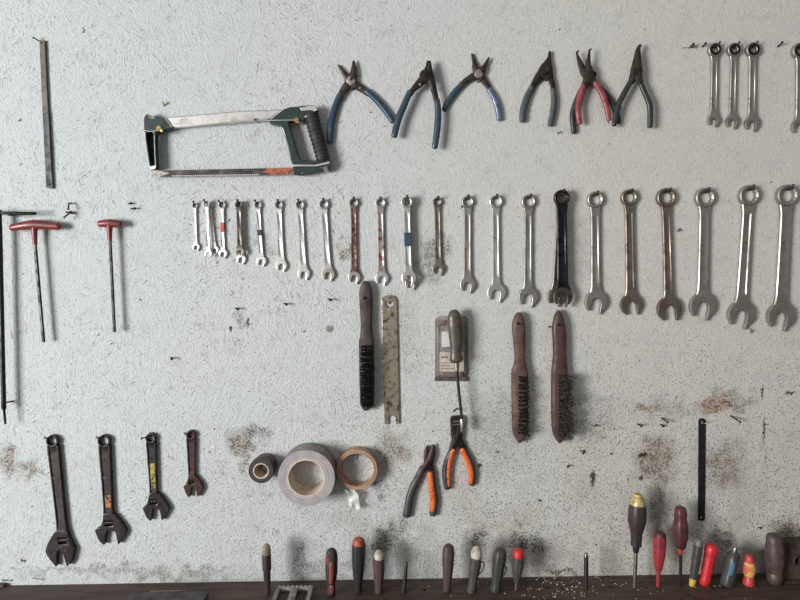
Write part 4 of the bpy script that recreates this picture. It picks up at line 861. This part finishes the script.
b = MB(); c = T_.lerp(o_, .4); b.tube(smooth([c + Vector((.006, -.004, .004)), c + Vector((.015, -.005, -.004)), c + Vector((.010, -.005, -.018)), c + Vector((.0, -.004, -.026))], 5), .0016, 8); b.build('clip', 'd_black', r_)
driver((519, 548), (515.8, 591), [('cap', 'd_bred', dome(0, 5.4, .12) + [(.2, 5.4)]), ('handle', 'd_grey', [(.2, 5.4), (.35, 6.0), (.55, 5.0), (.7, 3.4), (.8, 2.2)], .05), ('shaft', 'steel', [(.8, 1.5), (1, 1.1)])], 'grey screwdriver with bright red domed cap, rightmost of the middle four')
driver((586, 552.5), (586.4, 588.5), [('tip', 'steel', dome(0, 1.9, .05) + [(.12, 2.1)]), ('rod', 'd_black', [(.12, 2.2), (.6, 2.2), (1, 2.0)])], 'short black rod standing alone on the bench, metal tipped', 'steel_punch', 'punch', group=None)
driver((638, 495), (634.5, 587.6), [('cap', 'cap_gold', dome(0, 6.2, .05) + [(.07, 7.2), (.11, 7.4)]), ('cap_top', 'd_yellow', [(-.012, 2.4), (-.008, 3.6), (.012, 4.0)]), ('handle', 'd_brown', [(.1, 7.6), (.16, 8.8), (.28, 8.8), (.36, 7.0), (.42, 5.6), (.5, 5.2), (.54, 5.2)], .04), ('collar', 'd_black', [(.54, 4.2), (.56, 3.4), (.61, 2.8), (.62, 2.)]), ('shaft', 'steel', [(.61, 1.9), (1, 1.8)])], 'tallest screwdriver, dark handle with yellow cap and bare steel shaft')
driver((660, 531), (658, 587), [('cap', 'd_redbrown', dome(0, 5.2, .05) + [(.09, 5.8)]), ('handle', 'd_red', [(.09, 5.9), (.2, 6.2), (.45, 5.8), (.6, 4.4), (.68, 3.4), (.72, 2.4)], .05), ('shaft', 'd_red', [(.7, 2.0), (.98, 1.9), (1, 1.7)])], 'red screwdriver with red insulated shaft, right of the tallest one')
driver((680.5, 506), (680.5, 586.5), [('handle', 'd_redbrown', dome(0, 5.8, .06) + [(.12, 6.2), (.17, 5.6), (.2, 6.6), (.3, 7.2), (.4, 6.8), (.46, 5.8), (.5, 5.2), (.53, 2.8)], .06), ('collar', 'd_crimson', [(.52, 3.), (.57, 2.2), (.6, 1.7)]), ('shaft', 'shaft_dark', [(.58, 1.6), (1, 1.4)])], 'dark red-brown screwdriver with slim dark shaft, second tallest on the bench')
driver((699.5, 538.8), (692, 586), [('cap', 'd_dustgrey', dome(0, 3.8, .08) + [(.14, 3.9)]), ('handle', 'd_slate', [(.14, 4.3), (.3, 4.4), (.6, 4.2), (.84, 3.6)], .05), ('tip', 'd_yellow', [(.84, 3.4), (.93, 3.2), (1, 2.8)])], 'slim grey screwdriver with yellowish foot, leaning left beside the bright red one')
driver((712.5, 543.8), (704, 584.5), [('handle', 'd_bred', dome(0, 6.0, .08) + [(.14, 6.6), (.24, 5.6), (.36, 5.8), (.48, 5.2), (.6, 5.9), (.74, 4.9), (.85, 5.6), (.94, 5.4), (1, 4.6)], .03)], 'bright red screwdriver handle leaning left, on the bench')
r_, m_, T_, o_, k_ = driver((735.8, 546.4), (726.5, 585), [('tip', 'steel', dome(0, 2.2, .05) + [(.12, 2.4), (.14, 3.2), (.17, 3.2)]), ('handle', 'd_slate', [(.15, 4.), (.24, 6.0), (.4, 6.4), (.6, 6.0), (.8, 6.4), (.94, 6.8), (1, 6.2)], .04)], 'slate and blue tool handle with metal tip, between the red ones', 'tool_handle', 'tool handle')
b = MB(); b.tube([T_.lerp(o_, .36 + .3 * i_ / 4) + Vector((-1.6 * k_, -5.2 * k_, 0)) for i_ in range(5)], 2.4 * k_, 12, .5); b.build('blue_panel', 'd_blue', r_)
driver((749.5, 553.8), (749, 584.5), [('cap', 'd_crimson', dome(0, 4.4, .14) + [(.26, 4.6)]), ('handle', 'd_pattern', [(.26, 4.8), (.36, 5.8), (.5, 6.0), (.62, 5.4), (.7, 4.6)]), ('foot', 'd_crimson', [(.7, 4.2), (.8, 4.6), (.9, 5.8), (1, 5.6)])], 'stubby red and yellow screwdriver beside the big brown handle', 'screwdriver')
driver((774.5, 533.8), (775, 582.8), [('handle', 'd_mauve', dome(0, 6.6, .04) + [(.08, 7.8), (.18, 7.6), (.28, 8.6), (.45, 9.2), (.6, 8.6), (.72, 7.2), (.78, 6.8)], .02), ('foot', 'block', [(.78, 6.4), (.86, 7.4), (.95, 7.2), (1, 6.0)])], 'large mauve brown tool handle with rusted foot, rightmost on the bench', 'tool_handle', 'tool handle')

# ------------------------------------------------------------------ other things on the bench
p = S(790, 571); dk = -p.y
zb = BENCH_Z + .0004
x0 = U(782, 560, .03).x; x1 = x0 + .11; zt = U(792, 543, .03).z
b = MB(); cxh = U(798.5, 561, .03)
b.outline([[(x0 + .006, zb), (x1, zb), (x1, zt - .004), (x1 - .004, zt), (x0 + .004, zt), (x0, zt - .004), (x0, zb + .006)], circ((cxh.x, cxh.z), .0085, 24)], lambda u, v, w: Vector((u, -.016 + w, v)), .026, .0015)
rb = thing('steel_block', 'brown rusted steel block with a round hole, at the right edge of the bench', 'steel block', (x0 + .05, -.016, zb))
b.build('body', 'block', rb)
b = MB(); b.annulus((cxh.x, -.0285, cxh.z), .0115, .0085, .003, 28, .0006); b.build('hole_rim', 'block', rb)
b = MB(); b.box((x0 + .05, -.036, BENCH_Z + .0014), .1, .012, .002, .0004); b.build('foot_plate', 'block', rb)

# grey plastic piece with two square openings
a = S(277, 590); c = S(313.5, 589.5); L0 = (c - a).length; yy = a.y
b = MB(); W = L0; Hh = .07; sq = lambda x_, y_, w_, h_: [(x_, y_), (x_ + w_, y_), (x_ + w_, y_ - h_), (x_, y_ - h_)]
b.outline([[(0, 0), (W, 0), (W, -Hh), (0, -Hh)], sq(.008, -.008, .022, .052), sq(W - .030, -.008, .022, .052)], lambda u, v, w: Vector((a.x + u, a.y + v, BENCH_Z + .0044 + w)), .008, .001)
for i in range(8): b.box((a.x + .006 + (W - .012) * i / 7, a.y - .003, BENCH_Z + .0094), .004, .004, .002, .0005)
tag(b.build('plastic_frame', 'grey_plastic'), 'dirty grey plastic frame with two square openings, lying on the bench', 'plastic part')
a = S(134, 596.5); c = S(205, 597.5)
b = MB(); b.box(((a.x + c.x) / 2, a.y - .045, BENCH_Z + .0044), c.x - a.x + .01, .09, .008, .001); tag(b.build('board_offcut', 'offcut'), 'thin bluish grey board lying on the bench at lower left', 'board')
b = MB(); a = S(150, 592.3); c = S(186, 591.6); b.box(((a.x + c.x) / 2, a.y, BENCH_Z + .0014), (c - a).length, .004, .002, .0005); tag(b.build('wood_splinter', 'd_beige'), 'pale wood splinter lying behind the bluish board on the bench', 'splinter')
b = MB(); b.box(S(1, 586.5) + Vector((-.006, 0, .0034)), .03, .014, .006, .001); tag(b.build('metal_scrap', 'block'), 'dark metal scrap at the left end of the bench', 'scrap')

# white flakes of paint scattered on the bench
rnd = random.Random(11); b = MB()
for i in range(120):
    if i < 85: px = rnd.gauss(566, 26); py = rnd.uniform(577, 599)
    else: px = rnd.uniform(420, 790); py = rnd.uniform(578, 599)
    p = S(px, py)
    if p.y > -.004: continue
    s_ = rnd.choice((.0006, .0008, .0010, .0013, .0018)); a = rnd.uniform(0, 3)
    n_ = rnd.randint(4, 6); lo = [p + Vector((s_ * math.cos(a + 6.283 * j / n_) * rnd.uniform(.6, 1.3), s_ * math.sin(a + 6.283 * j / n_) * rnd.uniform(.6, 1.3), .0002)) for j in range(n_)]
    b.rings([lo, [v + Vector((0, 0, .0006 + s_ * .2)) for v in lo]])
tag(b.build('paint_flakes', 'flake'), 'white paint flakes scattered over the bench between the screwdrivers', 'paint flakes', None, 'stuff')

# ------------------------------------------------------------------ light: a window off to the left, dim room behind the camera
def area(name, loc, aim, sx, sy, power, col):
    l = bpy.data.lights.new(name, 'AREA'); l.shape = 'RECTANGLE'; l.size = sx; l.size_y = sy; l.energy = power; l.color = col
    o = bpy.data.objects.new(name, l); COL.objects.link(o); o.location = loc
    o.rotation_euler = (Vector(aim) - Vector(loc)).to_track_quat('-Z', 'Y').to_euler(); return o
area('window_daylight', (-3.3, -2.95, 1.42), (.15, 0, 1.32), 1.4, 1.4, 275, (.985, .99, 1.0))
w = bpy.data.worlds.new('workshop_air'); scene.world = w; w.use_nodes = True; nt = w.node_tree; bg = nt.nodes['Background']
tc = nn(nt, 'ShaderNodeTexCoord').outputs['Generated']; sx = nn(nt, 'ShaderNodeSeparateXYZ'); nt.links.new(tc, sx.inputs[0])
g = mapr(nt, sx.outputs[0], -.9, .9, 1.0, .55); up = mapr(nt, sx.outputs[2], -.9, .9, .55, 1.2)
st = math_(nt, 'MULTIPLY', math_(nt, 'MULTIPLY', g, up), .50)
bg.inputs[0].default_value = (.985, .99, 1, 1); nt.links.new(st, bg.inputs[1])
